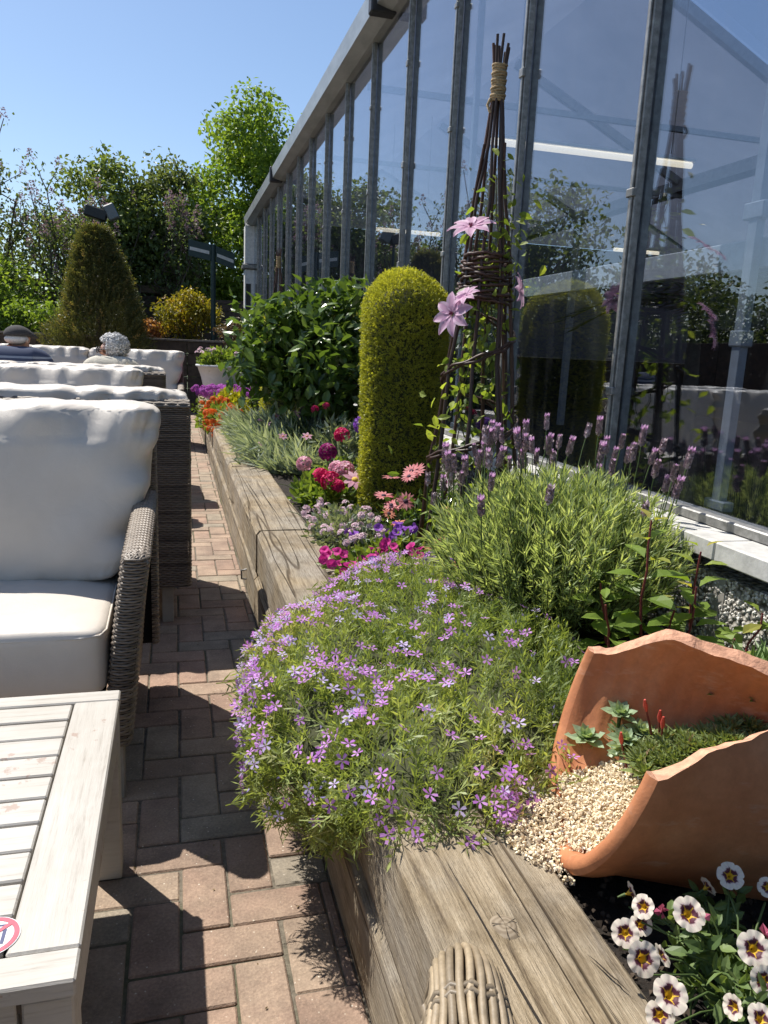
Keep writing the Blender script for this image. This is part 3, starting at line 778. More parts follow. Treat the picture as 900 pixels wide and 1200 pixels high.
# ================================================================== GREENHOUSE
XG=1.55; ZS=.735; ZG=3.53; YE=16.45; YN=-1.95
M_SILL=plain('painted_concrete_sill',(.50,.49,.465),.7,var=.18,scale=25,bmp=.2)
m,t,b=nt('pebbledash'); vo=N(t,'ShaderNodeTexVoronoi',Scale=62.0); t.links.new(coords(t),vo.inputs['Vector'])
cc=ramp(t,vo.outputs['Color'],[(.1,(.30,.27,.23)),(.5,(.50,.47,.42)),(.9,(.66,.64,.60))]).outputs[0]
t.links.new(mix(t,1.0,cc,ramp(t,vo.outputs['Distance'],[(.2,(1,1,1)),(.75,(.18,.17,.15))]).outputs[0],'MULTIPLY'),b.inputs['Base Color']); b.inputs['Roughness'].default_value=.9
inv=N(t,'ShaderNodeInvert'); t.links.new(vo.outputs['Distance'],inv.inputs[1]); bump(t,b,inv.outputs[0],1.0,.012); M_PEB=m
gh=thing('greenhouse','long aluminium framed greenhouse with reflecting glass beside the flower bed','greenhouse',(XG,0,0))
w=MB()
jj=np.arange(YN,YE,1.22)
for k,y in enumerate(jj): w.box(XG-.11,XG+.08,y+.004,min(y+1.216,YE),-.05,ZS-.10,0)
wo=w.build('pebbledash_wall',M_PEB,gh)
pb=MB(); npb=5200; P=np.stack([np.full(npb,XG-.11),rng.uniform(.9,3.2,npb),rng.uniform(.33,ZS-.10,npb)],-1); pb.place((ico,icf),P,unit(npb),unit(npb),rng.uniform(.004,.0085,npb))
m,t,b=nt('dash_stones'); t.links.new(ramp(t,rndnode(t),[(0,(.34,.31,.27)),(.5,(.60,.57,.52)),(1,(.80,.78,.74))]).outputs[0],b.inputs['Base Color']); b.inputs['Roughness'].default_value=.8
po=pb.build('dash_stones',m,gh); po['kind']='stuff'
M_PIER=plain('mortar_pier',(.33,.31,.28),.9)
for y in jj:
    w=MB(); w.box(XG-.112,XG-.106,y-.02,y+.03,-.05,ZS-.102,0); w.build('wall_joint',M_PIER,gh)
s=MB()
for y in np.arange(YN,YE,.61): s.box(XG-.148,XG+.06,y+.0015,min(y+.6085,YE),ZS-.055,ZS,0,.004)
s.build('sill',M_SILL,gh)
s=MB(); s.box(XG-.035,XG+.03,YN,YE,ZS+.001,ZS+.032,0,.004); s.build('sill_rail',M_ALU,gh)
ym=[XG*v for v in (1.606,2.2507,2.8687,3.4779,4.135,4.77,5.40,6.04,6.64,7.27,7.91,8.54,9.18,9.85)]
ym=[ym[0]-2*.985,ym[0]-.985]+ym
for k,y in enumerate(ym):
    mm=MB()
    mm.box(XG-.034,XG-.005,y-.018,y+.018,ZS+.033,ZG+.02,0,.003)
    mm.box(XG-.042,XG-.0345,y-.009,y+.009,ZS+.033,ZG+.02,0,.002)
    mm.box(XG+.006,XG+.040,y-.011,y+.011,ZS+.033,ZG+.02,0,.003)
    o=mm.build('glazing_bar',M_ALU,gh)
    for z in (ZS+.12,1.02+.03*(k%3),1.75+.02*(k%2),2.42,3.05):
        cp=MB(); cp.box(XG-.047,XG-.032,y-.0215,y+.0215,z,z+.028+.010*(k%2),0,.003); cp.build('glazing_clip',M_ALU,o)
edges=[YN]+ym+[YE-.12]
for a,bb in zip(edges[:-1],edges[1:]):
    gm=MB(); gm.box(XG-.002,XG+.002,a+.005,bb-.005,ZS+.02,ZG+.02,0); gm.build('glass_pane',M_GLASS,gh)
# gutter: angular aluminium trough
gu=MB(); prof=[(XG+.03,ZG),(XG-.055,ZG),(XG-.165,ZG+.03),(XG-.185,ZG+.16),(XG-.165,ZG+.165),(XG-.15,ZG+.05),(XG-.04,ZG+.035),(XG+.03,ZG+.15)]
G=np.array([[[x,y,z] for (x,z) in prof] for y in (YN,YE+.1)]); gu.grid(G,closev=True,smooth=False); gu.add(G[0],[list(range(8))]); gu.add(G[1],[list(range(8))[::-1]])
m,t,b=nt('galvanised_gutter'); n=noise(t,coords(t,(1,.3,1)),8,5,.7); t.links.new(ramp(t,n,[(.3,(.34,.36,.38)),(.7,(.52,.54,.56))]).outputs[0],b.inputs['Base Color']); b.inputs['Roughness'].default_value=.45; b.inputs['Metallic'].default_value=.5
gu_o=gu.build('gutter',m,gh)
M_BJ=plain('black_joint',(.03,.03,.035),.5)
for y in (5.85,11.9):
    cl=MB(); cl.box(XG-.205,XG-.02,y-.05,y+.05,ZG-.02,ZG+.185,0,.01); cl.build('gutter_joint',M_BJ,gu_o)
ep=MB(); ep.box(XG-.17,XG+.02,YE-.08,YE+.22,0,ZG-.85,0,.004); ep.box(XG-.17,XG+.02,YE-.08,YE+.22,ZG-.74,ZG-.01,0,.004); epo=ep.build('end_pillar',M_WHITE,gh)
ep=MB(); ep.box(XG-.22,XG+.02,YE-.14,YE+.24,ZG-.84,ZG-.755,0,.01); ep.build('porch_ledge',M_ALU,gh)
dr=MB(); dr.box(XG-.15,XG-.05,YE-.085,YE-.08,.1,2.4,0); dr.build('door_light',plain('dark_glazing',(.03,.035,.04),.1),gh)
# roof: near slope, far slope, second bay
XR,ZR,XV=4.15,ZG+.12+.46*2.6,6.75; ZV=ZG+.12
def slope(name,x0,z0,x1,z1,y0,y1,mat,sides=True):
    q=MB(); q.add([[x0,y0,z0],[x1,y0,z1],[x1,y1,z1],[x0,y1,z0]],[[0,1,2,3]]); return q.build(name,mat,gh)
YB=7.15
slope('roof_slope',XG,ZG+.12,XR,ZR,-2,YE,M_SCR)
slope('roof_slope',XR,ZR,XV,ZV,YB,YE,M_SCR)
slope('roof_glazing',XR,ZR,XV,ZV,-2,YB,M_GLASS)
slope('roof_slope',XV,ZV,XV+2.6,ZR,-2,YE,M_SCR)
slope('roof_slope',XV+2.6,ZR,XV+5.2,ZV,-2,YE,M_SCR)
M_FRAME=plain('white_grey_steel',(.42,.44,.47),.55)
for y in (2.2,YB,9.8,12.7):
    rf=MB()
    for (xa,za,xb,zb) in ((XR,ZR,XV,ZV),(XV,ZV,XV+2.6,ZR)):
        d=np.array([xb-xa,0,zb-za]); Lh=np.linalg.norm(d)/2; an=math.atan2(d[2],d[0])
        rf.obox(((xa+xb)/2,y,(za+zb)/2-.07),(Lh,.035,.05),Matrix.Rotation(-an,3,'Y'),0)
    if y>YB-.1: rf.box(XG+.1,XV,y-.02,y+.02,3.42,3.47,0)
    rf.build('roof_rafter',M_FRAME,gh)
vg=MB(); vg.box(XV-.12,XV+.12,-2,YE,ZV-.16,ZV-.01,0); vg.build('valley_gutter',M_FRAME,gh)
for y in (YB,12.7):
    p=MB(); p.box(XV-.05,XV+.05,y-.05,y+.05,0,ZV-.17,0); p.build('valley_post',M_FRAME,gh)
# inside: wall posts and rail close behind the glass
for y in (2.10,4.6,7.1,9.6,12.1):
    p=MB(); p.box(1.70,1.73,y-.02,y+.02,.735,3.5,0,.002); o=p.build('inner_post',M_FRAME,gh)
    br=MB(); br.box(1.695,1.735,y-.05,y+.05,.737,.77,0,.004); br.box(1.694,1.736,y-.032,y+.032,1.26,1.31,0,.004); br.box(1.694,1.736,y-.045,y+.045,1.64,1.69,0,.004); br.build('bracket',M_FRAME,o)
p=MB(); p.box(1.74,1.77,1.2,4.2,1.50,1.59,0,.003); p.build('inner_rail',M_WHITE,gh)
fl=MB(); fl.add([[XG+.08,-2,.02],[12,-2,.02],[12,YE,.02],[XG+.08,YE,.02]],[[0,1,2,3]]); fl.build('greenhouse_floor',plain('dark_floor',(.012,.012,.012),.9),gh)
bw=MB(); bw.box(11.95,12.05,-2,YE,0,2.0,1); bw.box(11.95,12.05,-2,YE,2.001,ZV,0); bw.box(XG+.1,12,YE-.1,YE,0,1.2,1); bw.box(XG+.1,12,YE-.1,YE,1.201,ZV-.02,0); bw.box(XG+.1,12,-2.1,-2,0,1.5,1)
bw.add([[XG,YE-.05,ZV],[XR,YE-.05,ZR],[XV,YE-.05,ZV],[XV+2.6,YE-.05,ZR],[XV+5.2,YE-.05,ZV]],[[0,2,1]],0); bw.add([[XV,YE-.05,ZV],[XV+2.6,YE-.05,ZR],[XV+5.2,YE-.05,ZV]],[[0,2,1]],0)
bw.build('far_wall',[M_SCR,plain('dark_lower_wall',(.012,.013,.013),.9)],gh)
m,t,b=nt('lit_tube'); b.inputs['Base Color'].default_value=(.8,.78,.7,1); b.inputs['Emission Color'].default_value=(1,.86,.64,1); b.inputs['Emission Strength'].default_value=.85; M_TUBE=m
for k,(x0,x1,y,z,lb) in enumerate([(2.38,4.18,6.0,2.82,'large lit strip light behind the obelisk'),(2.65,3.56,10.65,2.8,'small lit strip light above the clipped conifer'),(6.25,7.0,10.6,2.8,'small lit strip light low beside the mirrored obelisk')]):
    th=thing('strip_light',lb+', hanging inside the greenhouse','ceiling light',(x0,y,z),'strip lights inside the greenhouse')
    mm=MB(); mm.tube([[x0,y,z],[x1,y,z]],.024,10,0); mm.build('tube',M_TUBE,th)
    mm=MB(); mm.box(x0-.02,x1+.02,y-.03,y+.03,z+.026,z+.05,0,.004); mm.build('housing',M_WHITE,th)
    mm=MB()
    for x in (x0+.2,x1-.2): mm.tube([[x,y,z+.07],[x,y,ZG+1.0-.3*abs(x-XR)]],.004,4,0)
    mm.build('hanger',M_ALU,th)

# ================================================================== BACK BOUNDARY
def planked(mb,x0,x1,y,z0,z1,h,th=.05,seed=0):
    z=z0;k=0
    while z<z1-.01:
        zt=min(z+h,z1); x=x0
        while x<x1:
            xe=min(x+2.4,x1); mb.box(x+.004,xe-.004,y-th/2+rng.normal(0,.003),y+th/2,z+.004,zt-.002,0,.006); x=xe
        z=zt;k+=1
rw=thing('retaining_wall','low dark timber retaining wall across the far end of the terrace','wall',(-2,14,0))
mm=MB(); planked(mm,-7,1.36,14,0,1.20,.2); mm.build('timber_board',M_DARKWOOD,rw)
mm=MB(); mm.box(-7,1.36,13.95,14.06,1.201,1.235,0,.004); mm.build('coping_board',plain('grey_coping',(.20,.175,.15),.85,var=.3),rw)
g=MB(); gx2=np.linspace(-9,1.3,30); gy2=np.linspace(14.06,18.5,12); G=np.zeros((30,12,3)); G[...,0]=gx2[:,None]; G[...,1]=gy2; G[...,2]=1.16+.05*vnoise(G*2,4); g.grid(G); struct(g.build('bank_soil',M_SOIL))
fn=thing('board_fence','tall dark board fence behind the golden shrub and signpost','fence',(-2,18.3,1.1))
mm=MB(); planked(mm,-9,3.2,18.3,1.1,2.15,.16,.03); mm.build('board',M_DARKWOOD,fn)
mm=MB(); mm.box(-9,.2,18.2,18.26,2.2,2.36,0,.01); mm.build('top_rail',plain('brown_rail',(.13,.09,.06),.8,var=.3),fn)
for x in np.arange(-8.5,3.3,1.8):
    mm=MB(); mm.box(x-.05,x+.05,18.21,18.28,1.1,2.2,0,.005); mm.build('post',M_DARKWOOD,fn)
sf=thing('panel_fence','dark panel fence along the left of the terrace','fence',(-6.6,6,0))
mm=MB()
for y in np.arange(-2,13.5,1.8): mm.box(-6.62,-6.58,y+.01,y+1.79,.02,1.6,0,.004)
mm.build('panel',M_DARKWOOD,sf)

# signpost
sp=thing('signpost','dark green fingerpost with two arms beside the golden shrub','signpost',(.655,14.25,0))
M_SG=plain('dark_green_paint',(.012,.035,.035),.4); M_SL=plain('pale_lettering',(.55,.57,.55),.5)
mm=MB(); mm.tube([[.655,14.25,0],[.655,14.25,2.86]],.045,10); mm.build('pole',M_SG,sp)
def sign_arm(x0,x1,z0,z1,y,z2,z3):
    mm=MB(); hh=.135
    V=[[x0,y,z0-hh],[x1,y,z1-hh],[x1,y,z1+hh],[x0,y,z0+hh]]; V2=[[p[0],p[1]+.03,p[2]] for p in V]
    mm.add(V+V2,[[0,1,2,3],[7,6,5,4],[0,4,5,1],[1,5,6,2],[2,6,7,3],[3,7,4,0]]); o=mm.build('sign_arm',M_SG,sp)
    l=MB(); f=.06; xa,xb=x0+(x1-x0)*f,x1-(x1-x0)*f; za,zb=z0+(z1-z0)*f,z1-(z1-z0)*f
    l.add([[xa,y-.004,za-.035],[xb,y-.004,zb-.035],[xb,y-.004,zb+.02],[xa,y-.004,za+.02]],[[0,1,2,3]]); l.build('lettering_strip',M_SL,o)
sign_arm(.24,.61,2.78,2.72,14.22,0,0); sign_arm(.70,1.02,2.70,2.60,14.22,0,0)
# floodlight on a mast over the conifer
fl=thing('floodlight','black floodlight on a mast above the brown tipped conifer','floodlight',(-1.32,16.2,1.1))
mm=MB(); mm.tube([[-1.32,16.2,1.1],[-1.32,16.2,3.38]],.035,8); mm.build('mast',M_SG,fl)
mm=MB(); mm.obox((-1.40,16.1,3.47),(.20,.10,.10),Matrix.Rotation(.25,3,'Y'),0,.02); mm.obox((-1.13,16.1,3.51),(.10,.10,.14),Matrix.Rotation(-.45,3,'Y'),1,.02); mm.build('lamp_housing',[plain('black_lamp',(.015,.017,.02),.4),plain('lamp_hood_grey',(.16,.18,.19),.4)],fl)

# ================================================================== TREES AND SHRUBS
LEAF_S=T_simple(.30,.08); LEAF_L=T_leaf()
def clumps(ells,m,shell=.55):
    out=[]
    vol=np.array([e[3]*e[4]*e[5] for e in ells]); pr=vol/vol.sum()
    for i in rng.choice(len(ells),m,p=pr):
        e=ells[i]; d=unit(1)[0]; r=(shell+(1-shell)*rng.random())*1.0
        out.append(np.array(e[:3])+d*np.array(e[3:])*r)
    return np.array(out)
def limb(mb,a,b,r0,r1,wob=.12,n=7,rnd=.5):
    a=np.array(a,float);b=np.array(b,float); t=np.linspace(0,1,n)[:,None]; L=np.linalg.norm(b-a)
    P=a+(b-a)*t; P[1:-1]+=rng.normal(0,wob*L*.12,(n-2,3)); P[:,2]+=np.sin(t[:,0]*PI)*L*.06
    mb.tube(P,np.linspace(r0,r1,n),5,0,False,rnd); return P
def crown_leaves(mb,cs,n,cr,size,tpl=LEAF_S,up=.5,flat=.75,mat=0,inner=None):
    k=rng.integers(0,len(cs),n); d=unit(n)*(rng.random((n,1))**.5)*cr*np.array([1,1,flat])*.95
    hue=rng.random(len(cs))
    P=cs[k]+d; X=unit(n); X[:,2]-=.25; Nn=unit(n); Nn[:,2]=np.abs(Nn[:,2])+up
    mb.place(tpl,P,X,Nn,size*rng.uniform(.7,1.25,n),mat,np.clip(.55*hue[k]+.45*rng.random(n),0,1))
def tree(name,label,cat,base,ells,nc,n,cr,size,mat,trunk_r,group=None,stems=1,limbs=16,fork=.35,shell=.55,tops=None,extra=None):
    root=thing(name,label,cat,base,group); base=np.array(base,float)
    cs=clumps(ells,nc,shell)
    tr=MB(); c=np.mean([e[:3] for e in ells],0); zt=c[2]
    for s in range(stems):
        b0=base+np.array([rng.normal(0,.16),rng.normal(0,.12),0])*(stems>1)
        f=np.array([c[0]+rng.normal(0,.3)*(stems>1),c[1]+rng.normal(0,.3)*(stems>1),base[2]+(zt-base[2])*(fork+.3*rng.random())])
        limb(tr,b0,f,trunk_r,trunk_r*.65)
        for q in cs[rng.choice(len(cs),min(limbs,len(cs)),replace=False)]:
            limb(tr,f,q,trunk_r*.45,trunk_r*.08,.3)
    tr.build('trunk',M_BARK,root)
    cm=MB(); crown_leaves(cm,cs,n,cr,size)
    cm.build('crown',mat,root)
    return root,cs
LM_MAPLE=leafmat('bright_maple_leaf',(.09,.16,.03),(.22,.31,.055),.48,c3=(.30,.38,.08))
LM_DARK=leafmat('deep_green_leaf',(.07,.10,.04),(.18,.22,.085),.40)
LM_MID=leafmat('mid_green_leaf',(.08,.12,.038),(.23,.285,.09),.44)
LM_LILAC=leafmat('lilac_leaf',(.07,.11,.045),(.18,.23,.09),.40)
LM_HEDGE=leafmat('hedge_leaf',(.045,.07,.027),(.13,.165,.06),.34)
BK='trees and tall shrubs beyond the terrace'
tree('maple_tree','tall bright green leafy tree rising behind the greenhouse corner','tree',(2.1,20.5,0),[(2.1,20.5,4.95,1.75,1.6,2.2),(.9,20.3,4.3,.9,.9,1.1),(1.2,20.2,3.4,1.35,1.3,1.8),(3.2,20.8,4.4,1.6,1.6,2.4),(.95,18.9,2.5,.95,.8,1.15),(.55,18.8,1.9,.6,.6,.7)],190,34000,.62,.13,LM_MAPLE,.14,BK)
tree('broadleaf_tree','dense dark green tree with a bushy top between lilac and bright tree','tree',(-1.35,18.9,0),[(-1.4,19,3.95,1.1,1.0,1.1),(-.9,19,3.0,1.3,1.1,1.3),(-1.9,19,2.7,1.1,1.0,1.2)],120,15000,.5,.12,LM_MID,.11,BK)
tree('broadleaf_tree','dark purple tinged tree left of the bright tree, flower tufts on top','tree',(.05,19.4,0),[(-.1,19.4,4.1,.9,.9,1.1),(-.3,19.4,2.9,1.0,1,1.2)],100,12000,.5,.115,LM_DARK,.11,BK)
# lilacs: thin upright stems, sparse leaves, panicles of faded mauve on the tips
M_LILF=petal('faded_lilac_floret',(.30,.20,.23),(.46,.33,.35),.3)
def lilac(label,base,h,wd,ns,nl,seed,fl=1.0):
    root=thing('lilac_shrub',label,'shrub',base,BK); base=np.array(base,float); st=MB(); lf=MB(); fw=MB(); tips=[]
    for s in range(ns):
        a=rng.random()*6.28; r=wd*math.sqrt(rng.random()); top=base+np.array([r*math.cos(a),r*math.sin(a)*.7,h*rng.uniform(.62,1.0)*(1-.18*(r/wd)**2)])
        P=limb(st,base+np.array([r*.25*math.cos(a),r*.2*math.sin(a),0]),top,.035,.008,.35,9); tips.append(P[-1])
        for q in range(5):
            t=rng.integers(3,8); e=P[t]+np.array([rng.normal(0,.28),rng.normal(0,.28),rng.uniform(.2,.7)]); Q=limb(st,P[t],e,.012,.004,.3,5); tips.append(Q[-1])
            m_=int(nl/ns/6); k=rng.integers(1,5,m_); PP=Q[k]+rng.normal(0,.11,(m_,3)); Nn=unit(m_); Nn[:,2]=abs(Nn[:,2])+.3
            lf.place(LEAF_S,PP,unit(m_),Nn,.085*rng.uniform(.7,1.3,m_))
        m_=int(nl/ns/6); k=rng.integers(3,9,m_); PP=P[k]+rng.normal(0,.13,(m_,3)); lf.place(LEAF_S,PP,unit(m_),unit(m_),.085*rng.uniform(.7,1.3,m_))
    tips=np.array(tips); tips=tips[np.argsort(-tips[:,2])][:int(len(tips)*.5*fl)]
    for p in tips:
        m_=42; t=rng.random(m_); rr=.075*(1-t)+.01; a=rng.random(m_)*6.28
        PP=p+np.stack([rr*np.cos(a),rr*np.sin(a),t*.22-.03],-1); fw.place(T_simple(.45,.1),PP,unit(m_),unit(m_),.035)
    st.build('stem',M_BARK,root); lf.build('foliage',LM_LILAC,root)
    f=fw.build('flower_panicle',M_LILF,root); f['kind']='stuff'
lilac('tall sparse lilac at the left edge with bare stems showing sky',(-3.45,17.2,0),5.5,1.25,17,5200,1)
lilac('lower lilac full of faded mauve panicles left of the brown tipped conifer',(-2.1,17.0,0),4.5,.95,14,3600,2,1.5)
lilac('lilac with mauve tufts standing against the dark trees near the bright tree',(-.35,18.0,0),4.7,.85,14,2600,3)
tree('hawthorn_shrub','low leafy green shrub in front of the lilac at the left edge','shrub',(-3.3,15.4,1.1),[(-3.2,15.4,2.0,1.0,.6,.55),(-2.5,15.6,1.6,.7,.5,.5),(-3.7,15.3,2.4,.6,.5,.4)],60,4200,.38,.085,LM_MAPLE,.05,None)
tree('broadleaf_tree','dark broad tree left of frame mirrored in the greenhouse glass','tree',(-6.6,20.5,0),[(-6.6,20.5,4.2,1.9,1.5,1.9),(-5.6,20.4,3.0,1.4,1.2,1.4)],80,7000,.7,.17,LM_MID,.15,BK)
tree('broadleaf_tree','rounded dark tree far left beyond the panel fence','tree',(-10.5,20,0),[(-10.5,20,2.6,2.2,1.6,1.7)],60,5000,.8,.18,LM_DARK,.15,BK)
# conifer with bronzed tips
LM_CON=leafmat('bronzed_conifer',(.05,.07,.028),(.16,.16,.055),.34,c3=(.36,.26,.10))
def conifer():
    bx,by,bz=-1.18,13.45,1.1; h=1.78
    root=thing('conifer_shrub','broad cone shaped conifer with bronzed tips behind the seated couple','shrub',(bx,by,.0))
    n=9500; t=rng.random(n)**.8; r=.80*(1-.88*t**1.25)*(.55+.45*np.sqrt(rng.random(n))); a=rng.random(n)*6.28
    lump=1+.26*vnoise(np.stack([np.cos(a)*2.2,np.sin(a)*2.2,t*6],-1),8,2)
    P=np.stack([bx+r*lump*np.cos(a),by+r*lump*np.sin(a),.75+t*(h+.28)],-1)
    X=np.stack([np.cos(a)*.7,np.sin(a)*.7,np.full(n,.9)],-1)+rng.normal(0,.3,(n,3))
    m=MB(); rn=np.clip(.25+.6*(r/(.80*(1-.88*t**1.25))-.55)/.45*rng.random(n)+rng.normal(0,.15,n),0,1)
    SP=T_shoot(9,1,.34,.05); m.place(SP,P,X,unit(n),.12*rng.uniform(.7,1.4,n),0,rn); m.build('foliage',LM_CON,root)
    tk=MB(); tk.tube([[bx,by,0],[bx,by,h]],[.09,.03],7); tk.build('trunk',M_BARK,root)
    return root
conifer()
# hedging ivy in front of the bank + nandina etc
LM_NAN=leafmat('golden_nandina',(.13,.14,.02),(.32,.27,.03),.4,c3=(.40,.16,.05)); LM_ORG=leafmat('orange_shrub',(.25,.13,.06),(.42,.20,.10),.4)
def bush(name,label,cat,base,r,h,n,size,mat,tpl=LEAF_S,group=None,droop=0,nc=30,cr=None,stem=M_BARK,squash=.8,shell=.5):
    root=thing(name,label,cat,base,group); b=np.array(base,float)
    cs=clumps([(b[0],b[1],b[2]+h*.55,r,r*squash,h*.5)],nc,shell); m=MB(); crown_leaves(m,cs,n,cr or r*.45,size,tpl); m.build('foliage',mat,root)
    s=MB()
    for q in cs[:max(5,nc//3)]: limb(s,b+rng.normal(0,.02,3)*np.array([1,1,0]),q,.008+.006*h,.003,.2)
    s.build('stem',stem,root); return root
bush('nandina_shrub','golden yellow feathery shrub on the bank behind the retaining wall','shrub',(.22,14.75,1.15),.52,.95,3400,.085,LM_NAN,T_simple(.2,.05))
bush('small_shrub','small salmon orange shrub left of the golden one','shrub',(-.42,14.5,1.15),.22,.42,900,.06,LM_ORG,T_simple(.25,.05))
bush('heather_shrub','purple brown twiggy shrub beside the signpost foot','shrub',(.93,12.6,.4),.34,1.12,2600,.05,leafmat('purple_brown_leaf',(.06,.05,.03),(.16,.10,.075),.3))
bush('climbing_shrub','green climbing shrub against the greenhouse corner pillar','shrub',(1.28,12.4,.36),.25,1.5,1500,.07,LM_MAPLE)
bush('bank_shrub','pale green shrub on the bank at the far left','shrub',(-2.3,14.6,1.15),.6,.62,1800,.08,LM_MAPLE)
bush('hedge_shrub','dark hedge behind the board fence, left part','hedge',(-3.5,19.6,0),2.6,3.4,7000,.13,LM_HEDGE,nc=90,cr=.8,squash=.3)
bush('hedge_shrub','dark hedge behind the board fence below the bright tree','hedge',(.8,21.0,0),2.2,3.1,7000,.13,LM_HEDGE,nc=90,cr=.8,squash=.3)
bush('hedge_shrub','dark hedge mirrored in the near panes, left of the terrace','hedge',(-10.5,16.5,0),3.6,2.9,5000,.17,LM_HEDGE,nc=80,cr=1.0,squash=.4)

# ================================================================== PEOPLE
M_SKIN=plain('skin',(.50,.29,.21),.5,var=.08)
def person(label,base,seat_z,face,build,clothes,legs_mat,drop):
    """a seated figure facing +Y; face = yaw of the head (radians, + to the left)"""
    root=thing('person',label,'person',base)
    bx,by,_=base; z=seat_z; s=build
    J={'pel':((0,0,z+.10),(.165*s,.13*s)),'wst':((0,-.03,z+.27),(.155*s,.12*s)),'chs':((0,-.06,z+.44),(.175*s,.13*s)),'shd':((0,-.05,z+.55),(.13*s,.10*s)),
       'nck':((0,-.02,z+.63),(.058,.058)),'jaw':((0,.0,z+.71),(.074,.085)),'hed':((0,.0,z+.78),(.086,.104)),'top':((0,-.015,z+.835),(.062,.075))}
    E=[('pel','wst'),('wst','chs'),('chs','shd'),('shd','nck'),('nck','jaw'),('jaw','hed'),('hed','top')]
    fx,fy=-math.sin(face),math.cos(face)
    J['nose']=((fx*.108,fy*.108,z+.745),(.012,.014)); E.append(('hed','nose'))
    J['chin']=((fx*.075,fy*.075,z+.675),(.03,.03)); E.append(('jaw','chin'))
    for sd,nm in ((-1,'l'),(1,'r')):
        J['sh'+nm]=((sd*.185*s,-.05,z+.53),(.070*s,.070*s)); J['el'+nm]=((sd*.25*s,.02,z+.25),(.05,.05)); J['wr'+nm]=((sd*.17,.25,z+.19),(.032,.032)); J['hd'+nm]=((sd*.13,.34,z+.18),(.042,.028))
        J['hp'+nm]=((sd*.10,.06,z+.08),(.10,.09)); J['kn'+nm]=((sd*.13,.44,z+.07),(.066,.066)); J['an'+nm]=((sd*.13,.46,.09),(.045,.045)); J['ft'+nm]=((sd*.14,.60,.045),(.042,.04))
        J['ear'+nm]=((sd*fy*.080-0,sd*-fx*.080*-1*-1,z+.755),(.014,.018)); E.append(('hed','ear'+nm))
        E+= [('shd','sh'+nm),('sh'+nm,'el'+nm),('el'+nm,'wr'+nm),('wr'+nm,'hd'+nm),('pel','hp'+nm),('hp'+nm,'kn'+nm),('kn'+nm,'an'+nm),('an'+nm,'ft'+nm)]
    for k_ in ('jaw','hed','top','nose','chin','earl','earr'): J[k_]=((J[k_][0][0],J[k_][0][1]+drop*.7,J[k_][0][2]-drop),J[k_][1])
    J['nck']=((0,J['nck'][0][1]+drop*.5,J['nck'][0][2]-drop*.75),J['nck'][1])
    names=list(J); me=bpy.data.meshes.new('body_src'); me.from_pydata([J[k][0] for k in names],[(names.index(a),names.index(b)) for a,b in E],[])
    tmp=bpy.data.objects.new('body_src',me); COL.objects.link(tmp); sk=tmp.modifiers.new('skin','SKIN'); sb=tmp.modifiers.new('sub','SUBSURF'); sb.levels=sb.render_levels=2
    for i,k in enumerate(names): me.skin_vertices[0].data[i].radius=J[k][1]; me.skin_vertices[0].data[i].use_root=(i==0)
    dg=bpy.context.evaluated_depsgraph_get(); dg.update(); ev=tmp.evaluated_get(dg); bm=bpy.data.meshes.new_from_object(ev); bpy.data.objects.remove(tmp)
    bm.name='body'
    for p in bm.polygons: p.use_smooth=True
    for mm in (M_SKIN,clothes,legs_mat): bm.materials.append(mm)
    for p in bm.polygons:
        c=p.center
        if c.z>z+.615-drop*.35 and abs(c.x)<.115 and c.y>-.09+drop*.5: p.material_index=0
        elif c.y>.24 and c.z>z+.13 and abs(c.x)<.2 and c.z<z+.23: p.material_index=0
        elif c.z>z+.14 or (abs(c.x)>.19 and c.z>z+.1): p.material_index=1
        else: p.material_index=2
    at=bm.attributes.new('rnd','FLOAT','FACE')
    bo=bpy.data.objects.new('body',bm); COL.objects.link(bo); bo.parent=root
    return root,z-drop,(fx,fy)
def striped():
    m,t,b=nt('navy_striped_knit'); tc=t.nodes.new('ShaderNodeTexCoord'); sx=t.nodes.new('ShaderNodeSeparateXYZ'); t.links.new(tc.outputs['Object'],sx.inputs[0])
    mr=N(t,'ShaderNodeMapRange'); mr.inputs[1].default_value=.8; mr.inputs[2].default_value=1.1; t.links.new(sx.outputs['Z'],mr.inputs[0])
    nv=(.035,.05,.10); wh=(.62,.64,.68); gr=(.20,.24,.32)
    r=ramp(t,mr.outputs[0],[(0,nv),(.40,nv),(.41,wh),(.45,wh),(.46,nv),(.52,nv),(.53,gr),(.57,gr),(.58,nv),(.76,nv),(.8,nv)]); r.color_ramp.interpolation='CONSTANT'
    t.links.new(r.outputs[0],b.inputs['Base Color']); b.inputs['Roughness'].default_value=.9; return m
PY=6.72
mx=-1.20
man,z,f=person('man seen from behind in navy striped top and dark flat cap',(mx,PY,0),.45/1.06,-.55,1.06,striped(),plain('dark_trousers',(.05,.05,.06),.8),.095)
def headpart(name,mat,root,fn,n=22,mm=14,parent=None):
    th=np.linspace(0,PI,mm); ph=np.linspace(0,2*PI,n,endpoint=False); G=np.array([[fn(t,p) for p in ph] for t in th]); b=MB(); b.grid(G,closev=True); return b.build(name,mat,root,world=False)
fx,fy=f
def capf(t,p):
    d=np.array([math.sin(t)*math.cos(p),math.sin(t)*math.sin(p),math.cos(t)]); fr=max(0,d[0]*fx+d[1]*fy)
    zz=z+.795+max(d[2],-.10)*.072-.018*fr; k=.101*(1+.45*fr*(1 if d[2]<.35 else .3)); return [d[0]*k,-.01+d[1]*k,zz]
headpart('flat_cap',plain('dark_tweed',(.055,.052,.052),.95,var=.3,scale=120),man,capf)
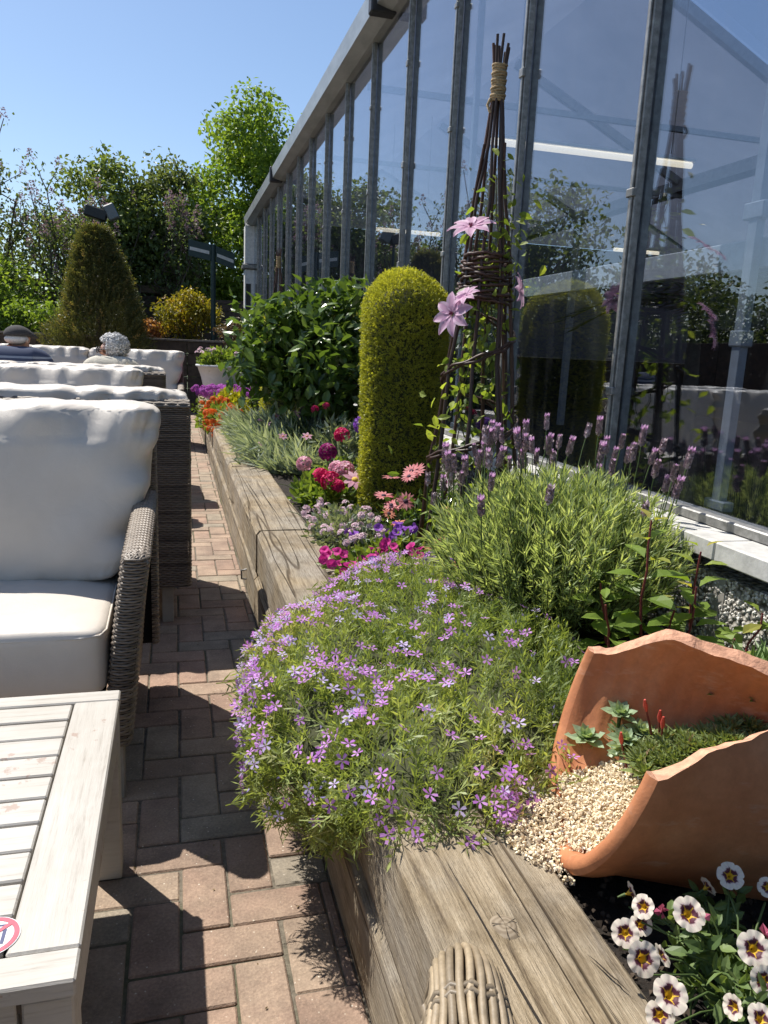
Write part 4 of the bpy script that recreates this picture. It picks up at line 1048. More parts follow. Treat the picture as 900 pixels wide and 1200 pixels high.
def hairb(t,p):
    d=np.array([math.sin(t)*math.cos(p),math.sin(t)*math.sin(p),math.cos(t)]); bk=d[0]*fx+d[1]*fy
    k=.096 if bk<.05 else .055; return [d[0]*k,-.012+d[1]*k,z+.765+d[2]*.045]
headpart('hair',plain('white_hair',(.62,.60,.58),.8,scale=90),man,hairb)
wx=-.495
wom,z,f=person('woman with curly grey hair and glasses in a cream cardigan',(wx,PY-.06,0),.45/1.0,1.4,.95,plain('cream_knit',(.60,.56,.47),.95,var=.12,scale=160,bmp=.6),plain('grey_skirt',(.18,.18,.2),.8),.11)
fx,fy=f
hm=MB(); nh=3200; d=unit(nh); fr=d[:,0]*fx+d[:,1]*fy; keep=~((fr>.30)&(d[:,2]<.50))&(d[:,2]>-.75); d=d[keep]; nh=len(d)
P=d*np.array([.106,.108,.100])*rng.uniform(.86,1.16,(nh,1))*(1+.09*vnoise(d*5,77,2))[:,None]+np.array([-fx*.015,-fy*.015,z+.79])
hm.place((np.array([[0,-.12,0],[0,.12,0],[.35,.13,.16],[.35,-.13,.16],[.62,.1,.05],[.62,-.1,.05],[.7,.08,-.16],[.7,-.08,-.16]]),np.array([[0,1,2,3],[3,2,4,5],[5,4,6,7]])),P,np.cross(d,unit(nh)),d,.034)
Gh=np.array([[[math.sin(t)*math.cos(p)*(.103 if (math.sin(t)*(math.cos(p)*fx+math.sin(p)*fy)<.25 or math.cos(t)>.5) else .06)-fx*.012,math.sin(t)*math.sin(p)*(.105 if (math.sin(t)*(math.cos(p)*fx+math.sin(p)*fy)<.25 or math.cos(t)>.5) else .06)-fy*.012,z+.785+math.cos(t)*.10] for p in np.linspace(0,2*PI,24,endpoint=False)] for t in np.linspace(0,PI*.72,12)])
hm.grid(Gh,closev=True); m,t,b=nt('curly_grey_hair'); t.links.new(ramp(t,rndnode(t),[(0,(.48,.47,.46)),(.6,(.60,.59,.58)),(1,(.70,.69,.68))]).outputs[0],b.inputs['Base Color']); b.inputs['Roughness'].default_value=.6
hm.build('hair',m,wom,world=False)
man.scale=(1.06,)*3; wom.scale=(1.0,)*3
for pp_,dd in ((man,.095),(wom,.11)):
    for ch in pp_.children:
        if not ch.name.startswith('body'): ch.location=(0,dd*.7,0)
gl=MB(); sxv=np.array([-fy,fx]); 
for sgn in (-1,1):
    c=np.array([fx*.1,fy*.1])+sxv*.034*sgn; a=np.linspace(0,2*PI,14); gl.tube([[c[0]+sxv[0]*.026*math.cos(q),c[1]+sxv[1]*.026*math.cos(q),z+.765+.02*math.sin(q)] for q in a],.005,5,0,False)
    e=np.array([fx*.1,fy*.1])+sxv*.06*sgn; gl.tube([[e[0],e[1],z+.772],[e[0]-fx*.10+sxv[0]*.015*sgn,e[1]-fy*.10+sxv[1]*.015*sgn,z+.768]],.004,5,0)
gl.build('glasses',plain('dark_frames',(.02,.018,.018),.3),wom,world=False)
# ================================================================== PLANTS OF THE BED
def upish(n,spread): 
    v=rng.normal(0,spread,(n,3)); v[:,2]=1; return v
def mk(name,mb,mats): # a mesh datablock used by many copied parts
    o=mb.build(name,mats); me=o.data; bpy.data.objects.remove(o); return me
def flower_obj(name,me,parent,M,label=None):
    o=bpy.data.objects.new(name,me); COL.objects.link(o); o.parent=parent
    off=OFF.get(parent.name,(0,0,0)); M=M.copy(); M[0][3]-=off[0]; M[1][3]-=off[1]; M[2][3]-=off[2]; o.matrix_basis=M
    if label: o['label']=label
    return o
Z3=np.array([0,0,1.])
TOCAM=lambda p: np.array([0,0,1.2])-p

# ---------------------------------------------------------------- creeping phlox
LM_PHX=leafmat('phlox_needle',(.16,.22,.07),(.38,.44,.16),.42,c3=(.56,.54,.29))
M_PHF=petal('phlox_petal',(.54,.19,.66),(.78,.42,.86),.42); M_PHE=plain('phlox_eye',(.28,.06,.32),.6)
M_PHF2=petal('phlox_petal_pale',(.50,.40,.70),(.66,.55,.80),.35)
def phlox():
    root=thing('phlox_plant','large spilling mound of purple creeping phlox over the sleeper edge','flowering plant',(.55,1.6,.40))
    E=[((.66,1.80,.375),(.36,.66,.135)),((.41,1.74,.34),(.255,.50,.175)),((.74,2.20,.38),(.27,.36,.115)),((.47,1.36,.375),(.20,.28,.115)),((.36,1.56,.33),(.20,.27,.165))]
    allP=[];allN=[]
    for (c,r) in E:
        c=np.array(c);r=np.array(r); n=int(13500*(r[0]*r[1]+.6*r[2]*r[1])); d=unit(n); P=c+d*r; nn=d/r; nn/=np.linalg.norm(nn,axis=1)[:,None]
        ins=np.zeros(n,bool)
        for (c2,r2) in E:
            q=((P-np.array(c2))/np.array(r2)); ins|=((q**2).sum(1)<.93)
        # keep what lies over the bed top or hangs in front of the beam
        ok=~ins&((P[:,2]>.37)|((P[:,0]<XW-.01)&(P[:,2]>.17)))&((d[:,2]>-.35)|(P[:,0]<XW))
        allP.append(P[ok]);allN.append(nn[ok])
    P=np.concatenate(allP);Nn=np.concatenate(allN); n=len(P)
    lump=vnoise(P*np.array([9,9,9]),31,3); P=P+Nn*(.040*lump)[:,None]
    # ragged right/front edge
    fm=MB(); sh=T_shoot(17,1,.30,.021)
    X=Nn*.8+rng.normal(0,.55,(n,3))+np.array([0,0,.35]); ln=.085*rng.uniform(.55,1.5,n)
    base=P-X/np.linalg.norm(X,axis=1)[:,None]*ln[:,None]*.75
    hue=np.clip(.42+.30*vnoise(P*5,32,2)+rng.normal(0,.17,n),0,1)
    fm.place(sh,base,X,unit(n),ln,0,hue)
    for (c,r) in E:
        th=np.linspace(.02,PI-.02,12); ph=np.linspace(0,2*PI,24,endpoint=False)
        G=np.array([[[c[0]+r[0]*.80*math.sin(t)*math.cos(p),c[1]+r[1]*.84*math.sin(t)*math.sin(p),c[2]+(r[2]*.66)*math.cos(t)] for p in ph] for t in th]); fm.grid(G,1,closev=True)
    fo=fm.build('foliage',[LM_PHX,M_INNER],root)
    # loose dry stems
    me=[]
    for pm in (M_PHF,M_PHF2):
        fl=MB(); V,F,mm=T_disc5(.27,.10,.10,.10); fl.add(V,F[0],0,rng.random(5).repeat(2) if len(F[0])==10 else None); fl.add(V,F[1],1); fl.tube([[0,0,0],[0,0,-.9]],.05,4,2,False); me.append(mk('phlox_flower',fl,[pm,M_PHE,M_STEM]))
    # clusters: dense along the left rim, scattered over the top
    dens=.10+.75*np.clip((.33-P[:,0])/.15,0,1)**1.2+.75*np.clip(vnoise(P*np.array([6,6,3]),35,2)-.42,0,1)*2.2
    dens+=.5*np.exp(-(((P[:,0]-.33)/.06)**2+((P[:,1]-1.22)/.12)**2))
    for (cx,cy,cr) in ((.57,1.13,.04),(.54,1.45,.05),(.70,1.9,.06),(.62,1.62,.05),(.47,1.62,.05),(.80,2.05,.06),(.5,2.1,.06),(.33,2.25,.10),(.28,2.0,.08),(.90,2.0,.05),(.62,1.28,.03),(.70,2.45,.07),(.42,1.85,.07),(.56,2.3,.07),(.75,1.55,.05),(.40,1.40,.06),(.30,1.55,.06)):
        dens+=1.7*np.exp(-(((P[:,0]-cx)/cr)**2+((P[:,1]-cy)/cr)**2))
    pr_=dens*(Nn[:,2]>-.25); idx=rng.choice(n,760,replace=False,p=pr_/pr_.sum())
    d=np.linalg.norm(P[idx]-np.array([0,0,1.2]),axis=1); idx=idx[np.argsort(d)]
    rest=MB(); V,F,mm=T_disc5(.27,.10,.10,.10)
    for k,i in enumerate(idx):
        s=rng.uniform(.0115,.0165); nrm=Nn[i]*.6+np.array([0,-.25,.55])+rng.normal(0,.38,3); nrm/=np.linalg.norm(nrm); p=P[i]+Nn[i]*.020+np.array([0,0,.010])
        Mm=frame(np.cross(nrm,rng.normal(size=3)),nrm,p,s)
        if k<100: flower_obj('flower',me[0 if rng.random()<.72 else 1],root,Mm)
        else:
            A=np.array(Mm); W=V@A[:3,:3].T+A[:3,3]; a=0 if rng.random()<.7 else 1
            rest.add(W,F[0],a,rng.random(len(F[0]))); rest.add(W,F[1],2)
    r_=rest.build('flower_scatter',[M_PHF,M_PHF2,M_PHE],root); r_['kind']='stuff'
    # small closed blue-violet buds
    nb=650; i=rng.choice(n,nb,p=pr_/pr_.sum()); bm=MB(); bm.place(T_simple(.28,.2),P[i]+Nn[i]*.016,Nn[i]+rng.normal(0,.3,(nb,3)),unit(nb),.010*rng.uniform(.7,1.3,nb)); b_=bm.build('bud',petal('phlox_bud',(.22,.20,.42),(.40,.34,.62)),root); b_['kind']='stuff'
phlox()

# ---------------------------------------------------------------- lavender
LM_LAV=leafmat('lavender_leaf',(.17,.23,.11),(.44,.52,.26),.42,c3=(.62,.66,.42))
def lavender(label,cx,cy,r,h,ns,nf,seed):
    root=thing('lavender_plant',label,'lavender',(cx,cy,SOIL)); m=MB(); st=MB()
    ln=T_needle(.055); tips=[]
    for s in range(ns):
        a=rng.random()*2*PI; q=math.sqrt(rng.random()); ex=cx+r*q*math.cos(a)*1.0; ey=cy+r*q*math.sin(a)
        if ex>XG-.16: ex=XG-.16-rng.random()*.15
        ez=SOIL+h*(.52+.48*math.sqrt(max(0,1-q*q)))*rng.uniform(.82,1.06)
        b=np.array([cx+.14*q*math.cos(a),cy+.14*q*math.sin(a),SOIL+.02]); e=np.array([ex,ey,ez]); t=np.linspace(0,1,6)[:,None]
        P=b+(e-b)*t; P[:,2]+=np.sin(t[:,0]*PI)*.03*(1-q)-np.sin(t[:,0]*PI)*.05*q
        st.tube(P,np.linspace(.0035,.0012,6),3,0,False); tips.append(P[-1])
        k=62; tt=.36+.64*rng.random(k); PP=np.stack([np.interp(tt,t[:,0],P[:,i]) for i in range(3)],-1)
        ax=(e-b)/np.linalg.norm(e-b); X=ax*1.1+unit(k)*.7
        m.place(ln,PP,X,unit(k),.044*rng.uniform(.6,1.25,k),0,np.clip(tt*.75+rng.normal(0,.2,k)-.12,0,1))
    m.build('foliage',LM_LAV,root); st.build('stem',plain('lavender_stem',(.10,.11,.05),.8),root)
    mes=[]
    mc,t,b=nt('lavender_calyx'); t.links.new(ramp(t,rndnode(t),[(0,(.24,.17,.19)),(.6,(.44,.33,.36)),(1,(.60,.49,.51))]).outputs[0],b.inputs['Base Color']); b.inputs['Roughness'].default_value=.8
    mp_=petal('lavender_bract',(.50,.30,.52),(.70,.48,.68),.45)
    for v in range(4):
        f=MB(); f.tube([[0,0,-.09],[0.002,0,-.04],[0,0,0]],.0016,4,2,False)
        nb=70; z=rng.random(nb)*.040; a=rng.random(nb)*6.28; rr=.0062*np.sqrt(np.clip(1-((z-.017)/.026)**2,.1,1)); PP=np.stack([rr*.5*np.cos(a),rr*.5*np.sin(a),z],-1); X=np.stack([np.cos(a)*.8,np.sin(a)*.8,np.full(nb,.9)],-1)
        f.place(T_simple(.42,.2),PP,X,np.stack([np.cos(a),np.sin(a),np.zeros(nb)],-1)+.2,.010)
        th=np.linspace(0,PI,6); ph=np.linspace(0,2*PI,7)[:-1]; f.grid(np.array([[[.0052*math.sin(q)*math.cos(p),.0052*math.sin(q)*math.sin(p),.019-.023*math.cos(q)] for p in ph] for q in th]),0,closev=True)
        if v!=1:
            k=6 if v!=3 else 4; a=np.arange(k)*2*PI/k; X=np.stack([np.cos(a)*.55,np.sin(a)*.55,np.full(k,1.)],-1); f.place(T_simple(.35,.15),np.tile([0,0,.038],(k,1)),X,np.stack([np.cos(a),np.sin(a),np.full(k,-.3)],-1),.019 if v!=3 else .011,1)
        mes.append(mk('lavender_spike',f,[mc,mp_,M_STEM]))
    return root,mes
root,mes=lavender('bushy lavender with purple spikes in front of the glass',1.16,2.10,.42,.49,680,0,0)
nsp=0
for k in range(72):
    a=rng.random()*2*PI; q=math.sqrt(rng.random()); lean=np.array([.42*q*math.cos(a),.42*q*math.sin(a)])
    x=1.16+lean[0]*.95; y=2.10+lean[1]*.95
    if k<26: x=rng.uniform(.80,1.12); y=rng.uniform(2.1,2.5)
    x=min(x,XG-.12); z=SOIL+.49*(.55+.45*math.sqrt(max(0,1-min(1,((x-1.16)**2+(y-2.10)**2)/.42**2))))+rng.uniform(.02,.15)
    nrm=np.array([lean[0]*.5,lean[1]*.5,1])+rng.normal(0,.09,3); flower_obj('flower_spike',mes[rng.integers(0,4)],root,frame(np.cross(nrm,unit(1)[0]),nrm,(x,y,z),rng.uniform(.95,1.3)))

# ---------------------------------------------------------------- clipped conifers
LM_TOP=leafmat('clipped_conifer_leaf',(.19,.21,.03),(.48,.48,.07),.38,c3=(.64,.62,.11))
def topiary(label,cx,cy,zt,r,n,size,sc=1):
    root=thing('topiary_conifer',label,'topiary',(cx,cy,SOIL),'clipped dome topped conifers'); m=MB()
    h=zt-SOIL; t=rng.random(n)
    # arc-length sampling of the profile
    zz=np.linspace(0,1,200); prof=np.where(zz<.80,.80+.20*np.sin(zz/.80*PI*.62)/math.sin(PI*.5),1.0); pr0=np.interp(.80,zz,np.where(zz<.80,prof,prof))
    rad=r*np.where(zz<.82,.89+.11*np.sin(np.clip(zz/.62,0,1)*PI/2),np.sqrt(np.clip(1-((zz-.82)/.18)**2,0,1)))
    ds=np.hypot(np.gradient(rad),np.gradient(zz*h))*(rad+.02); cdf=np.cumsum(ds)/ds.sum(); zi=np.interp(t,cdf,zz); rr=np.interp(zi,zz,rad)
    a=rng.random(n)*2*PI; sl=np.interp(zi,zz,np.gradient(rad)/np.gradient(zz*h)); nn=np.stack([np.cos(a),np.sin(a),-sl],-1); nn/=np.linalg.norm(nn,axis=1)[:,None]
    P=np.stack([cx+rr*np.cos(a),cy+rr*np.sin(a),SOIL+.02+zi*h],-1)
    lum=.6*vnoise(P*14,41,3)+.6*vnoise(P*5,43,2); P=P+nn*(.011*lum+rng.normal(0,.0035,n))[:,None]
    X=nn+rng.normal(0,.55,(n,3))+np.array([0,0,.35]); tp=T_shoot(7,1,.42,.095)
    m.place(tp,P-nn*size*.5,X,unit(n),size*rng.uniform(.7,1.3,n),0,np.clip(.5+.28*lum+rng.normal(0,.2,n),0,1))
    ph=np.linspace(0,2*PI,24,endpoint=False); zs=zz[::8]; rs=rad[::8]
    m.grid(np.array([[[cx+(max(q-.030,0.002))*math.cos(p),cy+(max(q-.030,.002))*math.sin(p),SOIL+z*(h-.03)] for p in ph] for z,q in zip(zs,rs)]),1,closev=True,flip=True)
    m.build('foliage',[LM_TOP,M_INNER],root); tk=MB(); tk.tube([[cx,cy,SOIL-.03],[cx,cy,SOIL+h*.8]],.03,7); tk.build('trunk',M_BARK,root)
topiary('yellow green dome topped conifer clipped smooth beside the obelisk',1.11,3.78,1.565,.213,26000,.021)
topiary('smaller looking yellow green clipped conifer behind the leafy green shrub',1.08,8.2,1.62,.215,5000,.034)

# ---------------------------------------------------------------- willow obelisks with clematis
M_WIL=m_wicker('willow_rod',(.035,.018,.013),(.12,.055,.035)); M_JUTE=plain('jute_twine',(.42,.31,.18),.95,var=.3,scale=150,bmp=.5)
def obelisk(label,cx,cy,zt,rb,detail=True):
    root=thing('obelisk',label,'obelisk',(cx,cy,SOIL),'willow plant obelisks'); h=zt-SOIL; zn=.925
    rod=[]
    nr=8
    for k in range(nr):
        a=2*PI*(k+.3)/nr; b=np.array([cx+rb*math.cos(a),cy+rb*math.sin(a),SOIL-.02]); nk=np.array([cx+.0145*math.cos(a),cy+.0145*math.sin(a),SOIL+h*zn]); tp=np.array([cx+.030*math.cos(a+.4),cy+.030*math.sin(a+.4),zt+.02-rng.random()*.05])
        t=np.linspace(0,1,10)[:,None]; P=b+(nk-b)*t; P[1:-1]+=rng.normal(0,.005,(8,3)); P=np.concatenate([P,tp[None]])
        m=MB(); m.tube(P,np.linspace(.0090,.0052,11),6,0,True,rnd=rng.random())
        P2=P+np.array([.013*math.cos(a+1.5),.013*math.sin(a+1.5),0])+rng.normal(0,.002,(11,3)); 
        if k%3==0: m.tube(P2[:-2],np.linspace(.008,.005,9),5,0,True,rnd=rng.random())
        m.build('upright_rod',M_WIL,root)
    rr=lambda f: rb+(.020-rb)*(f/zn)
    wv=MB()
    for q in range(13):   # woven band
        f=.53+q*.0072; R0=rr(f)*1.02; a=np.linspace(0,2*PI,65); R=R0+.007*np.where(True,np.sin(a*nr/2*1.0+PI*q+rng.random()*.5),0)
        wv.tube(np.stack([cx+R*np.cos(a),cy+R*np.sin(a),SOIL+h*f+.006*np.sin(a*2+q)+rng.normal(0,.0015,65)],-1),.0068*rng.uniform(.8,1.15),5,0,False,rnd=rng.random()*.6)
    wv.build('woven_band',M_WIL,root)
    sp=MB()
    for dd in (0,.012):
        a=np.linspace(2.4,2.4+2*PI*1.9,120); f=np.linspace(.20,.52,120); R=(rb+(.020-rb)*(f/zn))*1.07+.004*np.sin(a*8+dd*300)
        sp.tube(np.stack([cx+R*np.cos(a),cy+R*np.sin(a),SOIL+h*f+dd+.004*np.sin(a*7+dd*200)],-1),.0062,5,0,True,rnd=.3)
    sp.build('spiral_rod',M_WIL,root)
    jt=MB()
    for q in range(15):
        a=np.linspace(0,2*PI,17); f=SOIL+h*zn-.055+q*.0085; jt.tube(np.stack([cx+(.0215+.002*(q%3))*np.cos(a),cy+(.0215+.002*(q%3))*np.sin(a),f+.002*np.sin(a*2+q)],-1),.0052,5,0,False)
    jt.tube([[cx-.03,cy-.005,SOIL+h*zn-.05],[cx-.042,cy-.01,SOIL+h*zn-.075],[cx-.03,cy-.012,SOIL+h*zn-.1]],.006,5,0)
    jt.build('twine_binding',M_JUTE,root)
    return root
OBX,OBY=1.165,2.90
obelisk('tall willow obelisk with pink clematis in front of the glass',OBX,OBY,2.325,.215)
obelisk('far willow obelisk standing behind the leafy green shrub',1.13,9.0,2.25,.20)
LM_CLE=leafmat('clematis_leaf',(.08,.14,.03),(.24,.32,.06),.48,c3=(.38,.44,.10))
cl=thing('clematis_plant','climbing clematis with large pink flowers winding up the willow obelisk','climber',(OBX,OBY,SOIL))
vm=MB(); lv=MB()
for s in range(7):
    a0=rng.random()*6.28; n=40; f=np.linspace(0,1,n); a=a0+f*rng.uniform(3,7); top=rng.uniform(.55,.80)
    R=(.19*(1-f*.85*top/.62*.75))*(.75+.25*np.sin(f*9+a0)); P=np.stack([OBX+R*np.cos(a),OBY+R*np.sin(a),SOIL+f*top*1.9],-1); P+=rng.normal(0,.006,(n,3)); vm.tube(P,.0022,4,0,False)
    k=62; i=rng.integers(0,n,k); PP=P[i]+rng.normal(0,.03,(k,3)); X=unit(k); X[:,2]-=.3; Nn=unit(k); Nn[:,2]=abs(Nn[:,2])+.2
    lv.place(LEAF_L,PP,X,Nn,.052*rng.uniform(.55,1.2,k))
k=110; PP=np.stack([OBX+.06+rng.normal(0,.045,k),OBY-.05+rng.normal(0,.05,k),SOIL+1.24+rng.normal(0,.13,k)],-1); lv.place(LEAF_L,PP,unit(k)+np.array([0,0,-.2]),unit(k)+np.array([0,-.2,.5]),.05*rng.uniform(.5,1.2,k),0,rng.uniform(.4,1,k))
k=130; PP=np.stack([OBX-.05+rng.normal(0,.11,k),OBY-.05+rng.normal(0,.10,k),SOIL+.18+rng.normal(0,.16,k)],-1); lv.place(LEAF_L,PP,unit(k),unit(k)+np.array([0,-.2,.6]),.05*rng.uniform(.5,1.2,k))
k=14; PP=np.stack([OBX-.19+rng.normal(0,.03,k),OBY-.1+rng.normal(0,.04,k),SOIL+.60+rng.normal(0,.07,k)],-1); lv.place(LEAF_L,PP,unit(k)+np.array([0,0,-.5]),unit(k)+np.array([0,-.2,.5]),.055,0,.9)
vm.build('vine',plain('clematis_vine',(.10,.09,.04),.8),cl); lv.build('foliage',LM_CLE,cl)
M_CLP=petal('clematis_petal',(.66,.36,.55),(.84,.62,.76),.45); M_CLC=plain('clematis_stamen',(.35,.10,.18),.7)
fm=MB()
for k in range(8):
    a=k*2*PI/8; u=np.linspace(0,1,7); Wd_=.26*np.sin(np.clip(u*1.02,0,1)*PI)**.7*(1-.25*u)+.01; G=[]
    for v in (-1,-.5,0,.5,1): G.append(np.stack([(.08+u*.95)*math.cos(a)-Wd_*v*math.sin(a),(.08+u*.95)*math.sin(a)+Wd_*v*math.cos(a),.10+.16*np.sin(u*2.2)-.16*u**2+.05*abs(v)+.02*np.sin(u*9+v)],-1))
    fm.grid(np.array(G),0,rnd=np.repeat([.95,.25,.25,.95],6),smooth=True)
k=26; a=rng.random(k)*6.28; fm.place(T_needle(.12),np.zeros((k,3))+[0,0,.1],np.stack([np.cos(a)*.5,np.sin(a)*.5,np.ones(k)],-1),unit(k),.22,1)
me=mk('clematis_flower',fm,[M_CLP,M_CLC])
for (dx,dy,dz,nr,s,tw) in ((-.115,-.12,1.29,(-.35,-.40,.85),.088,.3),(-.165,-.13,.985,(-.82,-.50,.25),.088,.8),(-.13,-.15,1.05,(-.6,-.3,.75),.055,.1),(.16,.05,1.1,(.9,-.2,.2),.07,0)):
    nr=np.array(nr); flower_obj('flower',me,cl,frame(np.cross(nr,[math.cos(tw),math.sin(tw),.6]),nr,(OBX+dx,OBY+dy,SOIL+dz),s))

# ---------------------------------------------------------------- broken terracotta pot, gravel, succulents
PC=np.array([.724,1.079,.604]); pa=np.array([.887,-.341,-.310]); pu=np.array([.359,.933,0]); pw_=np.array([.289,-.111,.951])
for v in (pa,pu,pw_): v/=np.linalg.norm(v)
def Rout(s): return .26-.2*s+.010*math.exp(-(s/.045)**4)
def Rin(s): return Rout(s)-.026-.006*math.exp(-(s/.04)**2)
TF=([0,.05,.1,.15,.2,.25,.3,.36,.46,.56],[173,163,153,144,134,124,116,108,98,92]); TB=([0,.03,.05,.1,.15,.2,.25,.3,.36,.46,.56],[3,6,14,32,36.5,41,47,53,59,72,84])
def pot():
    root=thing('terracotta_pot','big broken terracotta pot lying on its side, spilling pale gravel','pot',(.95,1.0,SOIL))
    ns,nt_=46,90; ss=np.linspace(0,.54,ns)
    Go=np.zeros((ns,nt_,3)); Gi=np.zeros((ns,nt_,3))
    for i,s in enumerate(ss):
        a0=np.interp(s,*TF)+.7*math.sin(s*70)+.4*math.sin(s*173); a1=360+np.interp(s,*TB)+.8*math.sin(s*60+1)+.4*math.sin(s*150)
        th=np.radians(np.linspace(a0,a1,nt_)); rr=pu[None]*np.cos(th)[:,None]+pw_[None]*np.sin(th)[:,None]
        ro=Rout(s)*(1+.0012*np.sin(th*5+s*30)); ri=Rin(s)-(.0022*math.sin(s*150)); 
        if np.ndim(ro)==0: ro=np.full(nt_,ro)
        Go[i]=PC+pa*s+rr*ro[:,None]; Gi[i]=PC+pa*s+rr*ri
    m=MB(); m.grid(Go,0,flip=False); m.grid(Gi,0,flip=True)
    def strip(A,B,mat=0,flip=False,mid=.004,outd=None):
        k=len(A); M_=(A+B)/2+(outd if outd is not None else 0)
        m.grid(np.stack([A,A*.8+B*.2+(outd*.8 if outd is not None else 0),M_,A*.2+B*.8+(outd*.8 if outd is not None else 0),B],0),mat,flip=flip,smooth=True)
    strip(Go[0],Gi[0],0,False,outd=-pa*.012)        # rounded mouth lip
    for e_ in (0,-1):
        A_,B_=Go[0][e_],Gi[0][e_]; m.add([A_,A_*.8+B_*.2-pa*.0096,(A_+B_)/2-pa*.012,A_*.2+B_*.8-pa*.0096,B_],[[0,1,2,3,4]],1)
    rough=lambda n: rng.normal(0,.0022,(n,3))
    strip(Go[:,0],Gi[:,0],1,True,outd=rough(ns)); strip(Go[:,-1],Gi[:,-1],1,False,outd=rough(ns))
    # base disc
    th=np.radians(np.linspace(0,360,40,endpoint=False)); s=.54
    m.add(PC+pa*s+(pu[None]*np.cos(th)[:,None]+pw_[None]*np.sin(th)[:,None])*Rout(s),[list(range(40))],0)
    body=m.build('pot_shell',[M_TER,plain('broken_clay',(.56,.30,.19),.9,var=.3,scale=60,bmp=.5)],root)
    return root
pot()
def inpot(P,mrg=.03):
    d=P-PC; s=d@pa; rho=np.linalg.norm(d-np.outer(s,pa),axis=1); return (s>0.0)&(s<.53)&(rho<.26-.2*s-mrg)
def gz_(x,y):
    """height of the gravel bed"""
    d=(x-PC[0])*.934+(y-PC[1])*-.36   # along the pot axis on plan
    z=.402+.080*np.clip((d+.02)/.30,0,1)+.035*np.clip((y-1.05)/.3,0,1)*np.clip((d+.1)/.2,0,1)
    return z+.006*vnoise(np.stack([x*14,y*14,0*x],-1),51,2)
m,t,b=nt('pale_gravel'); t.links.new(ramp(t,rndnode(t),[(0,(.12,.10,.095)),(.03,(.36,.29,.21)),(.2,(.66,.53,.34)),(.6,(.80,.67,.45)),(1,(.86,.78,.62))]).outputs[0],b.inputs['Base Color']); b.inputs['Roughness'].default_value=.75; M_GRA=m
n=80000; x=rng.uniform(.42,1.3,n); y=rng.uniform(.75,1.75,n); z=gz_(x,y); P=np.stack([x,y,z],-1); ip=inpot(P,.024)
d=(x-PC[0])*.934+(y-PC[1])*-.36
# outside: a fan in front of the mouth, thinning onto the sleeper
fan=(~inpot(P,-.02))&(d<.06)&(((x-.73)/.18)**2+((y-1.16)/.22)**2<1+.3*vnoise(P*9,52,2))&(x>.585)
thin=(~inpot(P,-.02))&(~fan)&(d<.02)&(((x-.645)/.12)**2+((y-1.05)/.12)**2<1)&(rng.random(n)<.38)
apron=fan&(d<-.0)
z=np.where(ip,z,np.where(x<.583,.4065,np.maximum(SOIL+.02,z-.02-.10*np.clip(-d-.02,0,.3))+.012*np.clip((.75-x)/.1,0,1)))
P=np.stack([x,y,z+rng.uniform(-.003,.004,n)],-1); k=ip|fan|thin; P=P[k]; nk=len(P); inn=ip[k]
gm=MB(); gm.place((ico,icf),P,unit(nk),unit(nk),np.stack([rng.uniform(.0018,.0042,nk)*q for q in (1.15,.9,.75)],-1)*rng.choice([1,1,1,1.6],nk)[:,None])
nx_,ny_=60,70; gx_=np.linspace(.50,1.32,nx_); gy_=np.linspace(.74,1.75,ny_); GX,GY=np.meshgrid(gx_,gy_,indexing='ij'); Q=np.stack([GX,GY,gz_(GX.ravel(),GY.ravel()).reshape(GX.shape)-.004],-1)
msk=inpot(Q.reshape(-1,3)-pa*.004,.030).reshape(nx_,ny_); F=[]
for i in range(nx_-1):
    for j in range(ny_-1):
        if msk[i,j] and msk[i+1,j] and msk[i,j+1] and msk[i+1,j+1]: F.append([i*ny_+j,(i+1)*ny_+j,(i+1)*ny_+j+1,i*ny_+j+1])
gm.add(Q.reshape(-1,3),F,0,.45,True)
tag(gm.build('gravel',M_GRA),'pale beige gravel filling the broken pot and spilling from its mouth',None,kind='stuff')

def on(x,y): return float(gz_(np.array([x]),np.array([y]))[0])
LM_SUC=leafmat('grey_green_succulent',(.22,.32,.18),(.42,.52,.33),.28,rough=.4); LM_HOU=leafmat('houseleek',(.13,.18,.06),(.30,.36,.14),.28,c3=(.30,.20,.12)); LM_STR=leafmat('strappy_leaf',(.10,.18,.05),(.22,.33,.10),.35)
SUCL=T_leaf(.36,.10,.0)
def rosette(mb,p,r,n=16,layers=3,up=(0,0,1),mat=0,tpl=None,w=1):
    up=np.array(up,float); up/=np.linalg.norm(up); A=np.cross(up,[.3,.7,.2]);A/=np.linalg.norm(A);B=np.cross(up,A)
    a=np.arange(n)*2.4; el=np.linspace(.15,1.35,n); X=(np.cos(a)*np.cos(el))[:,None]*A+(np.sin(a)*np.cos(el))[:,None]*B+np.sin(el)[:,None]*up
    Nn=up[None]-X*(X@up)[:,None]*.9+rng.normal(0,.05,(n,3)); mb.place(tpl or SUCL,np.tile(np.array(p,float),(n,1)),X,Nn,r*np.linspace(1,.6,n),mat,np.clip(rng.normal(.5,.2,n),0,1))
def succulent(label,x,y,heads,r,h):
    root=thing('succulent_plant',label,'succulent',(x,y,on(x,y)),'grey green succulents in the broken pot'); m=MB(); s=MB()
    for (dx,dy,dz) in heads:
        p=np.array([x+dx,y+dy,on(x,y)+h+dz]); rosette(m,p,r*rng.uniform(.85,1.1),17,up=(dx*4+rng.normal(0,.15),dy*4-.25,1)); s.tube([[x+dx*.3,y+dy*.3,on(x,y)-.01],p],.004,5); 
        for q in range(5): rosette(m,p*.6+np.array([x+dx*.3,y+dy*.3,on(x,y)])*.4-[0,0,.005*q],r*.7,3,up=(rng.normal(0,.4),-.3,.6))
    m.build('leaves',LM_SUC,root); s.build('stem',M_STEM,root)
